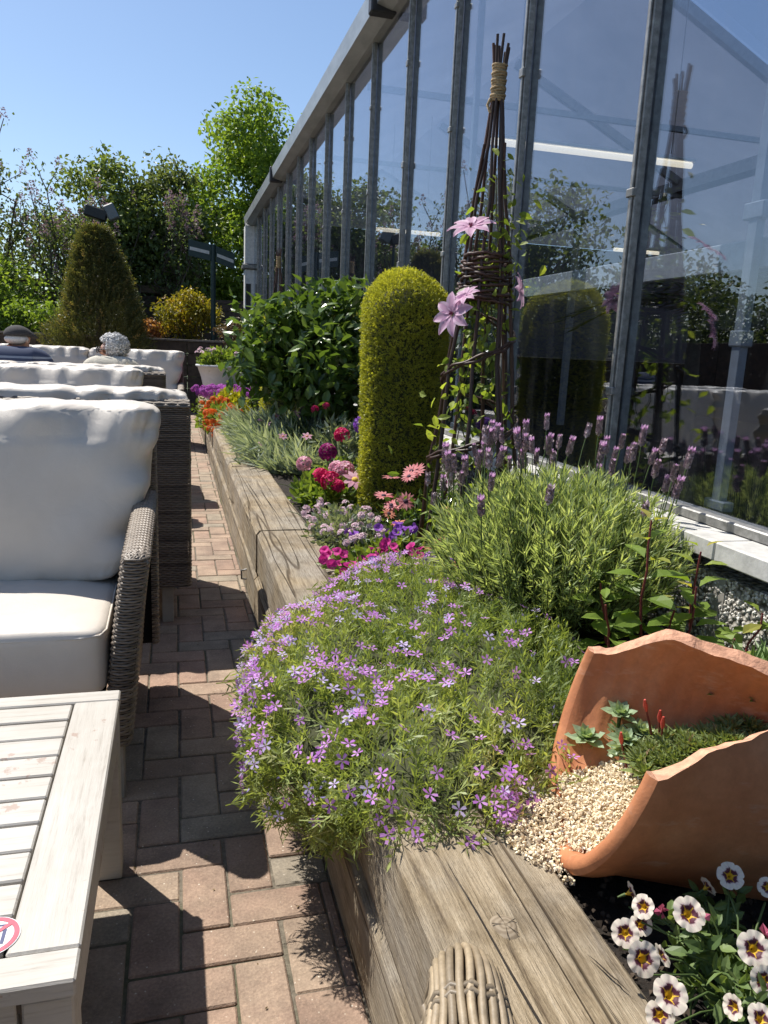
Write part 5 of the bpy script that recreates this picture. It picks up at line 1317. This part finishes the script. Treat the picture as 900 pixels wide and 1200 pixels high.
succulent('taller grey green succulent with three heads at back of the pot',.965,1.285,[(0,0,.060),(.055,-.01,.035),(-.015,-.045,.03),(.05,-.055,.015),(.02,.0,.02)],.042,.038)
succulent('middle grey green succulent left of the red flower stalks',.845,1.235,[(0,0,.045),(-.015,-.045,.015),(.03,-.03,.02)],.042,.032)
succulent('lowest grey green succulent rosette near the pot mouth',.785,1.25,[(0,0,.016)],.042,.024)
hl=thing('houseleek_mat','dense mat of pointed houseleek rosettes along the near pot wall','succulent',(.93,1.08,on(.93,1.08))); m=MB()
for k in range(130):
    tt=rng.random(); x=.83+.36*tt+rng.normal(0,.008); y=1.135-.055*tt+rng.normal(0,.034); p=np.array([[x,y,on(x,y)]])
    if not inpot(p+[[0,0,.02]],.03)[0]: continue
    rosette(m,(x,y,on(x,y)+.024),rng.uniform(.032,.048),20,up=(rng.normal(0,.12),-.1+rng.normal(0,.12),1),tpl=T_simple(.16,.05))
m.build('leaves',LM_HOU,hl)
M_RB=plain('red_bud',(.50,.07,.05),.6)
for (x,y,hh,lx) in ((.825,1.165,.055,-.02),(.895,1.185,.085,-.03),(.905,1.18,.06,-.012),(.90,1.165,.055,-.01)):
    f=MB(); z=on(x,y); f.tube([[x,y,z],[x+lx*.4,y,z+hh*.5],[x+lx,y-.005,z+hh]],[.003,.0025,.002],5,0); f.tube([[x+lx,y-.005,z+hh],[x+lx*1.15,y-.006,z+hh+.012],[x+lx*1.3,y-.008,z+hh+.026]],[.0025,.0045,.002],6,1); f.build('flower_stalk',[M_REDSTEM,M_RB],hl)
gp_=thing('strappy_succulent','bright green strappy succulent at right edge of the pot','succulent',(1.10,1.235,on(1.1,1.235))); m=MB()
for (dx,dy) in ((0,0),(.05,.015),(-.045,-.01),(.02,-.05),(.09,-.02),(.07,.05),(.12,.03)):
    rosette(m,(1.10+dx,1.22+dy,on(1.10,1.22)+.05),rng.uniform(.11,.15),18,up=(rng.normal(0,.15),-.15,1),tpl=T_simple(.075,.03))
m.build('leaves',LM_STR,gp_)

# ---------------------------------------------------------------- calibrachoa at lower right
def cal_mesh(open_=1.0):
    nr,na=13,60; r=np.linspace(.04,1,nr); a=np.linspace(0,2*PI,na,endpoint=False); R,A=np.meshgrid(r,a,indexing='ij')
    lob=1-.14*(np.abs(np.cos(2.5*A))<.26)*(1-np.abs(np.cos(2.5*A))/.26); lob=1-.13*np.clip(1-np.abs(np.cos(2.5*A))/.42,0,1)**1.3
    rr=R*np.where(R>.4,1+(lob-1)*((R-.4)/.6),1); z=(-.62*np.exp(-(R/.22)**1.6)+.10*R*open_-.05*R**3+.035*np.sin(5*A)*R**2+.03*np.sin(11*A+2)*R**3)
    G=np.stack([rr*np.cos(A),rr*np.sin(A),z],-1)
    mid=np.abs(((A+PI/5*0)/(2*PI/5)+.25*0)%1-.5)*2   # 0 mid petal, 1 at the notch
    ph=(A*5/(2*PI)+.5)%1; pm=np.abs(ph-.5)*2
    ph2=np.abs(((A-PI/10)*5/(2*PI))%1-.5)*2           # star rays along the veins between lobes' middles
    col=np.zeros(R.shape+(4,)); cream=np.array([.82,.74,.61,1]); mar=np.array([.085,.012,.03,1]); yel=np.array([.80,.50,.03,1]); pk=np.array([.62,.36,.42,1])
    col[:]=cream; eg=.53+.07*np.sin(5*A+PI/2)+.02*np.sin(17*A); mk_=R<eg; col[mk_]=mar
    band=(R>=eg)&(R<eg+.10); col[band]=.55*cream+.45*pk
    st=(np.abs(ph2)<.34*(1.05-R/.58))&(R<.52); col[st]=yel; col[R<.26]=yel
    fine=(np.abs(np.sin(A*20))<.12)&(R>.6); col[fine]=.8*cream+.2*pk
    m=MB(); V=G.reshape(-1,3); i,j=np.meshgrid(np.arange(nr-1),np.arange(na),indexing='ij'); F=np.stack([i*na+j,(i+1)*na+j,(i+1)*na+(j+1)%na,i*na+(j+1)%na],-1).reshape(-1,4)
    m.add(V,F,0,.5,True,col.reshape(-1,4)); 
    c=MB.__dict__; tb=np.array([[0,0,-1.35],[0,0,-.9],[0,0,-.55]]); 
    mm=MB(); mm.tube(tb,[.08,.14,.16],7,1,False); W,F2,_,_,_,_=mm.ch[0]; m.add(W,F2,1,.5,True,np.ones((len(W),4)))
    return m
M_CAL=m_vcol('calibrachoa_petal',.6,.22); LM_CAL=leafmat('calibrachoa_leaf',(.10,.16,.05),(.22,.30,.11),.35)
calm=[mk('calibrachoa_flower',cal_mesh(1.0),[M_CAL,M_STEM]),mk('calibrachoa_flower',cal_mesh(2.4),[M_CAL,M_STEM])]
cb=thing('calibrachoa_plant','low plant of white flowers with maroon throats and yellow stars, lower right','flowering plant',(.74,.78,SOIL))
heads=[(807,1071,.50,1.15,(-.1,-.6,.75)),(856,1027,.51,.95,(-.35,-.55,.6)),(884,1112,.50,1.1,(-.3,-.6,.6)),(754,1063,.475,.85,(-.75,-.3,.5)),(733,1094,.47,.95,(-.55,-.6,.6)),(754,1124,.47,1.1,(-.15,-.75,.55)),(786,1166,.47,1.12,(-.05,-.55,.8)),(776,1120,.45,.8,(.5,-.3,.6)),(829,1040,.46,.75,(.9,.1,.4)),(739,1046,.45,.8,(.9,-.1,.3)),(773,1190,.44,.9,(-.4,-.6,.6)),(895,1150,.48,.9,(-.2,-.7,.5)),(893,1195,.47,.9,(0,-.5,.8)),(752,1084,.45,.8,(-.2,-.5,.6)),(860,1180,.46,.75,(-.9,-.1,.3)),(899,1040,.50,.7,(-.6,-.4,.5))]
HP=[(.638,.732,.5),(.734,.774,.51),(.68,.662,.5),(.607,.783,.475),(.559,.75,.47),(.557,.706,.47),(.557,.65,.47),(.6,.725,.45),(.736,.816,.46),(.627,.84,.45),(.549,.653,.44),(.674,.635,.48),(.64,.597,.47),(.605,.78,.45),(.629,.627,.46),(.78,.754,.5)]
for (h,p) in zip(heads,HP):
    nr=np.array(h[4],float); o=flower_obj('flower',calm[0 if nr[2]>.45 else 1],cb,frame(np.cross(nr,rng.normal(size=3)),nr,p,.0190*h[3]))
lm=MB(); sm=MB()
for s in range(70):
    x=.70+rng.normal(0,.075); y=.69+rng.normal(0,.07); b=np.array([.70+rng.normal(0,.03),.69+rng.normal(0,.03),SOIL]); x=max(x,.635); e=np.array([x,y,SOIL+rng.uniform(.05,.135)]); t=np.linspace(0,1,5)[:,None]; P=b+(e-b)*t; P[:,2]+=.03*np.sin(t[:,0]*PI); sm.tube(P,.0018,4,0,False)
    k=12; i=rng.random(k)**.7; PP=b+(e-b)*i[:,None]; PP[:,2]+=.03*np.sin(i*PI); X=unit(k); X[:,2]+=.35; lm.place(LEAF_L,PP,X,unit(k)+np.array([0,-.1,.6]),.027*rng.uniform(.6,1.2,k))
for p in HP:
    sm.tube([[.70,.69,SOIL+.03],[(.70+p[0])/2,(.69+p[1])/2,p[2]-.03],[p[0],p[1],p[2]-.024]],.0016,4,0,False)
lm.build('foliage',LM_CAL,cb); sm.build('stem',M_STEM,cb)
M_PKB=petal('pink_bud',(.45,.10,.18),(.6,.2,.28))
for p in ((.632,.775,.47),(.655,.725,.495),(.72,.69,.49)):
    b_=MB(); b_.place(T_simple(.4,.2),np.tile(p,(6,1)),unit(6)+np.array([0,0,.8]),unit(6),.013); b_.build('bud',M_PKB,cb)
pl=MB(); pl.obox((.60,.60,SOIL+.035),(.012,.001,.05),Matrix.Rotation(-.35,3,'X')@Matrix.Rotation(.3,3,'Z'),0,0); tag(pl.build('plant_tag',plain('white_plastic',(.62,.64,.66),.35),loc=(.60,.60,SOIL)),'white plastic plant tag stuck in the soil at the bottom','plant tag')

# ---------------------------------------------------------------- red-stemmed plant behind the pot
LM_HYD=leafmat('fresh_green_leaf',(.10,.17,.03),(.24,.34,.06),.48,c3=(.36,.33,.08))
hy=thing('red_stemmed_shrub','young plant with red stems and paired pointed leaves behind the pot','shrub',(1.24,1.62,SOIL)); sm=MB(); lm=MB()
for (x,y,dx,dy,zt) in ((1.15,1.64,-.0,.0,.81),(1.29,1.64,.01,-.01,.74),(1.24,1.56,.0,.0,.655),(1.09,1.62,-.06,.0,.61),(1.33,1.52,.07,-.02,.60),(1.18,1.58,.0,-.03,.61),(1.13,1.70,-.05,.03,.62),(1.27,1.50,.02,-.05,.57)):
    b=np.array([x,y,SOIL]); e=np.array([x+dx,y+dy,zt]); t=np.linspace(0,1,8)[:,None]; P=b+(e-b)*t+rng.normal(0,.004,(8,3)); sm.tube(P,np.linspace(.0042,.0025,8),6,0)
    nn=int((zt-SOIL)/.046)
    for q in range(1,nn+1):
        f=q/nn; p=b+(e-b)*f; a0=q*PI/2+rng.normal(0,.25); 
        for s in (0,PI):
            a=a0+s; X=np.array([[math.cos(a),math.sin(a),.12+.35*f-.25*(1-f)]]); lm.place(T_leaf(.29,.10,.16),p[None]+X*.012,X,np.array([[0,0,1.]])+rng.normal(0,.2,(1,3)),np.array([.128*(1-.55*f**2)*rng.uniform(.8,1.1)]),0,np.array([np.clip(.35+.6*f**3+rng.normal(0,.15),0,1)]))
sm.build('stem',M_REDSTEM,hy); lm.build('foliage',LM_HYD,hy)

# ---------------------------------------------------------------- bedding flowers
def mound(lm,cx,cy,rx,ry,h,n,size,tpl=LEAF_L,z0=SOIL,up=.5):
    u=unit(n); u[:,2]=np.abs(u[:,2]); r=rng.uniform(.45,1,n)[:,None]; P=np.array([cx,cy,z0+.01])+u*r*np.array([rx,ry,h]); X=u+rng.normal(0,.6,(n,3)); lm.place(tpl,P,X,unit(n)+np.array([0,0,up]),size*rng.uniform(.6,1.25,n))
def head_flowers(root,me,pts,s,stem=True,sm=None,base=None,jit=.3,tilt=(-.25,-.5,.8)):
    for p in pts:
        nr=np.array(tilt)+rng.normal(0,jit,3); flower_obj('flower',me,root,frame(np.cross(nr,rng.normal(size=3)),nr,p,s*rng.uniform(.85,1.15)))
def daisy_mesh(np_,pm,cm,w=.16):
    f=MB(); 
    for k in range(np_):
        a=2*PI*k/np_+rng.normal(0,.04); X=np.array([[math.cos(a),math.sin(a),.10+rng.normal(0,.05)]]); f.place(T_leaf(w,.02,.08),X*.10,X,np.array([[0,0,1.]]),np.array([.95]))
    th=np.linspace(0,PI/2,4); ph=np.linspace(0,2*PI,9)[:-1]; f.grid(np.array([[[.26*math.sin(q)*math.cos(p),.26*math.sin(q)*math.sin(p),.03+.12*math.cos(q)] for p in ph] for q in th]),1,closev=True)
    return mk('daisy',f,[pm,cm])
def umbel_mesh(n,pm,cm):
    f=MB(); d=unit(n); d[:,2]=np.abs(d[:,2])*.9; d/=np.linalg.norm(d,axis=1)[:,None]
    V,F,mm=T_disc5(.44,.06,.14,.1)
    for q in d: 
        A=np.array(frame(np.cross(q,rng.normal(size=3)),q,q*.72,.42)); W=V@A[:3,:3].T+A[:3,3]; r=rng.random(); f.add(W,F[0],0,r); f.add(W,F[1],1)
    return mk('umbel',f,[pm,cm])
P_CORAL=petal('coral_pink_petal',(.62,.16,.18),(.78,.34,.34)); P_MAG=petal('magenta_petal',(.55,.02,.22),(.72,.06,.36)); P_PINK=petal('soft_pink_petal',(.68,.30,.42),(.82,.52,.60)); P_PALE=petal('pale_pink_petal',(.70,.52,.58),(.85,.70,.74)); P_VIO=petal('violet_petal',(.18,.05,.38),(.34,.10,.55)); P_CER=petal('cerise_petal',(.55,.01,.10),(.72,.04,.18)); P_ORA=petal('orange_petal',(.62,.10,.02),(.80,.24,.03)); P_SAL=petal('salmon_petal',(.70,.22,.14),(.80,.36,.24))
P_YEL=plain('yellow_centre',(.60,.40,.05),.8); P_DKC=plain('dark_centre',(.05,.02,.04),.8); P_PLUM=petal('plum_petal',(.25,.01,.12),(.40,.03,.22))
LM_FR=leafmat('fresh_bedding_leaf',(.08,.14,.03),(.22,.29,.06),.42); LM_GG=leafmat('grey_green_leaf',(.13,.17,.11),(.30,.34,.25),.3); LM_DG=leafmat('glossy_dark_leaf',(.045,.09,.02),(.15,.23,.05),.34,rough=.27,spec=.6)
BED='flowering bedding plants along the sleeper wall'
def bedding(name,label,cat,cx,cy,rx,ry,h,n,size,mat,tpl=LEAF_L,group=BED):
    r=thing(name,label,cat,(cx,cy,SOIL),group); lm=MB(); mound(lm,cx,cy,rx,ry,h,n,size,tpl); sm=MB()
    for k in range(18): limb(sm,(cx+rng.normal(0,.02),cy+rng.normal(0,.02),SOIL-.01),(cx+rng.normal(0,rx*.5),cy+rng.normal(0,ry*.5),SOIL+h*rng.uniform(.5,.95)),.003,.0015)
    lm.build('foliage',mat,r); sm.build('stem',M_STEM,r); return r
def scat(cx,cy,rx,ry,z0,z1,n): 
    a=rng.random(n)*6.28; q=np.sqrt(rng.random(n)); return np.stack([cx+rx*q*np.cos(a),cy+ry*q*np.sin(a),rng.uniform(z0,z1,n)-.04*q],-1)
# coral marguerites by the topiary foot
r=bedding('marguerite_plant','coral pink daisy plant at the foot of the clipped conifer','flowering plant',1.02,3.20,.20,.20,.22,420,.035,LM_DG,LEAF_S)
dm=daisy_mesh(15,P_CORAL,P_DKC); dm2=daisy_mesh(13,P_SAL,P_DKC)
head_flowers(r,dm,[(.97,3.42,.62),(1.05,3.36,.66),(1.075,3.36,.66),(1.03,3.33,.64),(.90,3.28,.56),(.92,3.22,.53),(.96,3.26,.52),(.98,3.2,.55)],.042)
head_flowers(r,dm2,[(.90,3.18,.50),(.93,3.12,.47),(1.10,2.95,.56),(1.13,2.92,.53),(1.08,2.9,.50),(1.12,2.88,.47),(1.04,2.82,.46),(1.10,2.80,.42),(1.06,2.72,.40),(.99,2.84,.44)],.036)
r=bedding('osteospermum_plant','dark leaved daisy plant with one purple ringed flower between coral daisies','flowering plant',1.13,3.12,.11,.12,.30,260,.035,LM_DG,LEAF_S)
head_flowers(r,daisy_mesh(14,P_PALE,P_PLUM),[(1.11,3.05,.66)],.030)
# pale pink nemesia
r=bedding('nemesia_plant','grey green plant dotted with pale pink blooms beside the bare sleeper','flowering plant',.70,3.18,.17,.36,.16,1500,.030,LM_GG,LEAF_S)
nm=MB(); V,F,mm=T_disc5(.5,.05,.2,.12)
for q in range(7): 
    d=unit(1)[0]; d[2]=abs(d[2]); A=np.array(frame(np.cross(d,rng.normal(size=3)),d,d*.75,.55)); W=V@A[:3,:3].T+A[:3,3]; nm.add(W,F[0],0,rng.random()); nm.add(W,F[1],1)
nme=mk('nemesia_head',nm,[P_PALE,P_YEL]); head_flowers(r,nme,scat(.69,3.2,.17,.36,.46,.54,50),.019)
# magenta + violet petunias
pm=MB()
for k in range(5):
    a=k*2*PI/5; u=np.linspace(0,1,4); G=[]
    for v in (-1,0,1): G.append(np.stack([(.1+u*.9)*np.cos(a+v*.62*1.0),(.1+u*.9)*np.sin(a+v*.62),-.45*(1-u)**2+.06*np.sin(3*v+u)],-1))
    pm.grid(np.array(G),0,rnd=rng.random(6),smooth=True)
mg=mk('petunia',pm,[P_MAG]); pm2=[m_ for m_ in (pm,)][0]; vi=mk('petunia',pm2,[P_VIO])
r=bedding('petunia_plant','bright magenta trailing petunia spilling onto the sleeper','flowering plant',.68,2.68,.18,.20,.10,650,.036,LM_FR)
head_flowers(r,mg,np.concatenate([scat(.56,2.70,.06,.14,.45,.49,16),scat(.64,2.58,.08,.08,.45,.50,14),scat(.80,2.74,.12,.10,.46,.50,16)]),.019)
r=bedding('petunia_plant','violet petunia between the magenta one and the coral daisies','flowering plant',.84,2.86,.16,.20,.12,420,.036,LM_FR)
head_flowers(r,vi,np.concatenate([scat(.84,2.92,.11,.08,.49,.54,14),scat(.68,2.95,.04,.06,.47,.5,4),scat(.90,2.52,.09,.10,.46,.52,10),scat(.66,2.48,.06,.06,.46,.50,6)]),.020)
# geraniums
r=bedding('geranium_plant','pink and cerise geranium in front of the leafy green shrub','flowering plant',.80,4.05,.20,.32,.17,620,.062,LM_FR)
um=umbel_mesh(26,P_PINK,P_YEL); uc=umbel_mesh(24,P_CER,P_CER)
for (p,me,s) in (((.70,4.28,.55),um,.060),((.73,3.92,.54),uc,.052),((.77,3.85,.525),uc,.055),((.80,3.80,.51),uc,.045),((.87,3.98,.56),um,.062),((.84,4.05,.56),um,.055),((.89,3.82,.54),daisy_mesh(9,P_PINK,P_YEL,.25),.060)):
    head_flowers(r,me,[p],s,jit=.15)
r=bedding('geranium_plant','plum coloured geranium heads on tall stalks beside the clipped conifer','flowering plant',.98,4.62,.18,.2,.18,260,.055,LM_FR)
for (p,me,s) in (((.86,4.42,.60),umbel_mesh(26,P_PLUM,P_PLUM),.062),((.98,4.60,.68),uc,.055),((1.14,4.7,.735),umbel_mesh(22,P_VIO,P_PINK),.07),((1.02,5.35,.80),uc,.03),((.95,5.4,.77),uc,.03),((1.27,5.3,.86),uc,.03)):
    head_flowers(r,me,[p],s,jit=.1); 
    st=MB(); st.tube([[p[0],p[1]+.02,SOIL],[p[0]+.01,p[1]+.015,(SOIL+p[2])/2],[p[0],p[1],p[2]-.01]],.004,5); st.build('stem',M_STEM,r)
r=bedding('sage_plant','soft grey green grassy plant in shade under the leafy shrub','plant',1.10,5.25,.24,.28,.36,1500,.075,LM_GG,T_needle(.12))
r=bedding('white_alyssum','low white flowered plant at the foot of the clipped conifer','flowering plant',1.20,4.55,.16,.2,.16,420,.03,LM_GG,LEAF_S)
head_flowers(r,nme,scat(1.2,4.5,.14,.2,.46,.56,12),.02)
# dianthus: arching blue-grey blades leaning to the path
LM_DIA=leafmat('blue_grey_blade',(.17,.22,.17),(.38,.44,.36),.25,c3=(.58,.62,.52))
r=thing('dianthus_clump','blue grey clump of arching dianthus leaves leaning over the sleeper','flowering plant',(.72,6.0,SOIL)); m=MB()
n=3600; bx=rng.normal(.80,.13,n); by=rng.uniform(5.0,7.4,n); z0=SOIL+rng.uniform(0,.26,n)*np.clip(1-np.abs(by-6.2)/1.6,.3,1)
X=np.stack([rng.normal(-.55,.45,n),rng.normal(-.35,.4,n),rng.uniform(.1,.9,n)],-1); m.place(T_needle(.05),np.stack([bx,by,z0],-1),X,unit(n),.19*rng.uniform(.6,1.3,n)); 
n=2300; bx=rng.uniform(.50,.66,n); by=rng.uniform(5.2,7.6,n); z0=.40+rng.uniform(-.02,.14,n); X=np.stack([rng.normal(-.6,.4,n),rng.normal(-.4,.4,n),rng.normal(.1,.4,n)],-1); m.place(T_needle(.05),np.stack([bx,by,z0],-1),X,unit(n),.15*rng.uniform(.6,1.3,n))
m.build('foliage',LM_DIA,r); head_flowers(r,daisy_mesh(6,P_PINK,P_SAL,.3),[(.62,5.9,.64),(.66,5.75,.62),(.70,5.2,.60),(.84,5.05,.62),(.55,5.3,.52),(.75,6.0,.66),(.88,5.9,.70),(.92,5.85,.69)],.035,jit=.4)
# shady mound under the shrub
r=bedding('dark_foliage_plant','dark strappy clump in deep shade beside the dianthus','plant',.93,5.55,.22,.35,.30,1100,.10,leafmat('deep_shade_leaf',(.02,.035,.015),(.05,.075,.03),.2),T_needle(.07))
# far colour: orange, magenta, lime
r=bedding('wallflower_plant','burning orange wallflower at far end of the sleeper wall','flowering plant',.47,8.3,.26,.75,.22,1200,.06,LM_FR,LEAF_S); om=umbel_mesh(16,P_ORA,P_ORA)
head_flowers(r,om,np.concatenate([scat(.44,8.1,.20,.75,.47,.64,52),scat(.36,7.9,.08,.6,.34,.48,18)]),.042)
r=bedding('aubrieta_plant','mauve magenta cushion plant behind the orange wallflower','flowering plant',.58,9.7,.40,.45,.28,500,.05,LM_FR,LEAF_S); am=umbel_mesh(18,petal('aubrieta_petal',(.48,.10,.50),(.62,.2,.62)),P_MAG)
head_flowers(r,am,scat(.58,9.6,.38,.45,.60,.70,75),.048)
LM_LIME=leafmat('lime_leaf',(.26,.26,.02),(.42,.40,.04),.4); bedding('lime_sedum','lime yellow mounded plant between orange flowers and dianthus','plant',.60,8.9,.22,.36,.34,1700,.05,LM_LIME,LEAF_S)
# leafy shrub with glossy leaves on short trunks
r=thing('leafy_shrub','large glossy dark green leafy shrub left of the clipped conifer','shrub',(1.02,6.0,SOIL)); cs=clumps([(1.02,6.0,1.12,.44,.50,.46),(1.22,6.05,1.38,.28,.36,.28),(.80,6.15,1.16,.34,.40,.36),(1.2,5.8,1.05,.32,.34,.36)],70,.55); m=MB(); crown_leaves(m,cs,3300,.30,.105,LEAF_L,up=.7); m.build('foliage',LM_DG,r)
s=MB()
for q in cs[::2]: 
    b=np.array([1.05+rng.normal(0,.05),5.95+rng.normal(0,.05),SOIL-.02]); f=np.array([1.05+rng.normal(0,.06),5.95,.85]); limb(s,b,f,.018,.014,.3); limb(s,f,q,.010,.004,.3)
s.build('stem',M_BARK,r)
m=MB(); 
bush('fresh_leaf_shrub','bright fresh leafed shoots above the glossy shrub beside the glass','shrub',(1.30,6.3,SOIL),.17,1.34,420,.12,LM_FR,LEAF_L,nc=12,shell=.7)
# white bowl planter at the far end
r=thing('bowl_planter','white bowl planter holding leafy plants at far end of the bed','planter',(.66,11.3,.36)); m=MB(); prof=[(.20,.36),(.24,.40),(.31,.72),(.36,.865),(.385,.87),(.385,.895),(.35,.895),(.34,.84)]; a=np.linspace(0,2*PI,28,endpoint=False); m.grid(np.array([[[.66+q*math.cos(t),11.3+q*math.sin(t),z] for t in a] for (q,z) in prof]),0,closev=True,flip=True); m.build('bowl',plain('pale_stone_white',(.62,.62,.63),.6,var=.08),r)
m=MB(); a=np.linspace(0,2*PI,20,endpoint=False); m.add([[.66+.342*math.cos(t),11.3+.342*math.sin(t),.85] for t in a],[list(range(20))]); m.build('potting_soil',M_SOIL,r)
pr2=thing('potted_primula','leafy green plant with white buds growing in the white bowl','flowering plant',(.66,11.3,.85)); m=MB(); mound(m,.66,11.3,.36,.34,.27,800,.085,LEAF_L,.85); m.build('foliage',LM_FR,pr2); m=MB(); V,F,mm=T_disc5(.5,.05,.2,.12); 
head_flowers(pr2,nme,scat(.60,11.25,.34,.3,1.05,1.14,16),.035)
LM_IVY=leafmat('ivy_leaf',(.03,.06,.015),(.10,.15,.04),.3); r=bedding('ivy_plant','trailing green ground plant beneath the white bowl','plant',.85,10.5,.35,.5,.30,900,.07,LM_IVY)
# small weeds and litter on the paving
m=MB(); n=240; P=np.stack([rng.uniform(-.3,.33,n),rng.uniform(.9,7,n),np.full(n,.004)],-1); m.place(LEAF_S,P,unit(n)*np.array([1,1,.15]),unit(n)*np.array([.3,.3,0])+np.array([0,0,1.]),rng.uniform(.004,.011,n)); tag(m.build('leaf_litter',leafmat('dry_bits',(.10,.07,.03),(.30,.22,.12),.1)),'dry crumbs and fallen petals on the brick path',None,kind='stuff')

# a palm growing inside the greenhouse, dim behind the glass
LM_PALM=leafmat('palm_frond',(.03,.05,.02),(.08,.11,.04),.3)
for (px,py,hh,lb) in ((3.3,4.5,2.0,'potted palm seen dimly through the near panes'),):
    r=thing('palm_plant',lb,'palm',(px,py,.02)); m=MB(); tk=MB(); tk.tube([[px,py,.02],[px+.03,py,hh*.5],[px,py,hh*.8]],[.07,.05,.04],8); tk.build('trunk',M_BARK,r)
    for k in range(16):
        a=k*2.4; el=rng.uniform(.2,1.2); L_=rng.uniform(.7,1.0); q=np.linspace(0,1,14); rad=L_*q*math.cos(el); P=np.stack([px+rad*math.cos(a),py+rad*math.sin(a),hh*.8+L_*q*math.sin(el)-.45*L_*q**2],-1); m.tube(P,.006,4,0,False)
        for s_ in (-1,1):
            X=np.stack([np.full(14,math.cos(a)-s_*math.sin(a)*1.2),np.full(14,math.sin(a)+s_*math.cos(a)*1.2),np.full(14,-.35)],-1); m.place(T_needle(.06),P,X,np.tile([0,0,1.],(14,1)),.28)
    m.build('frond',LM_PALM,r)
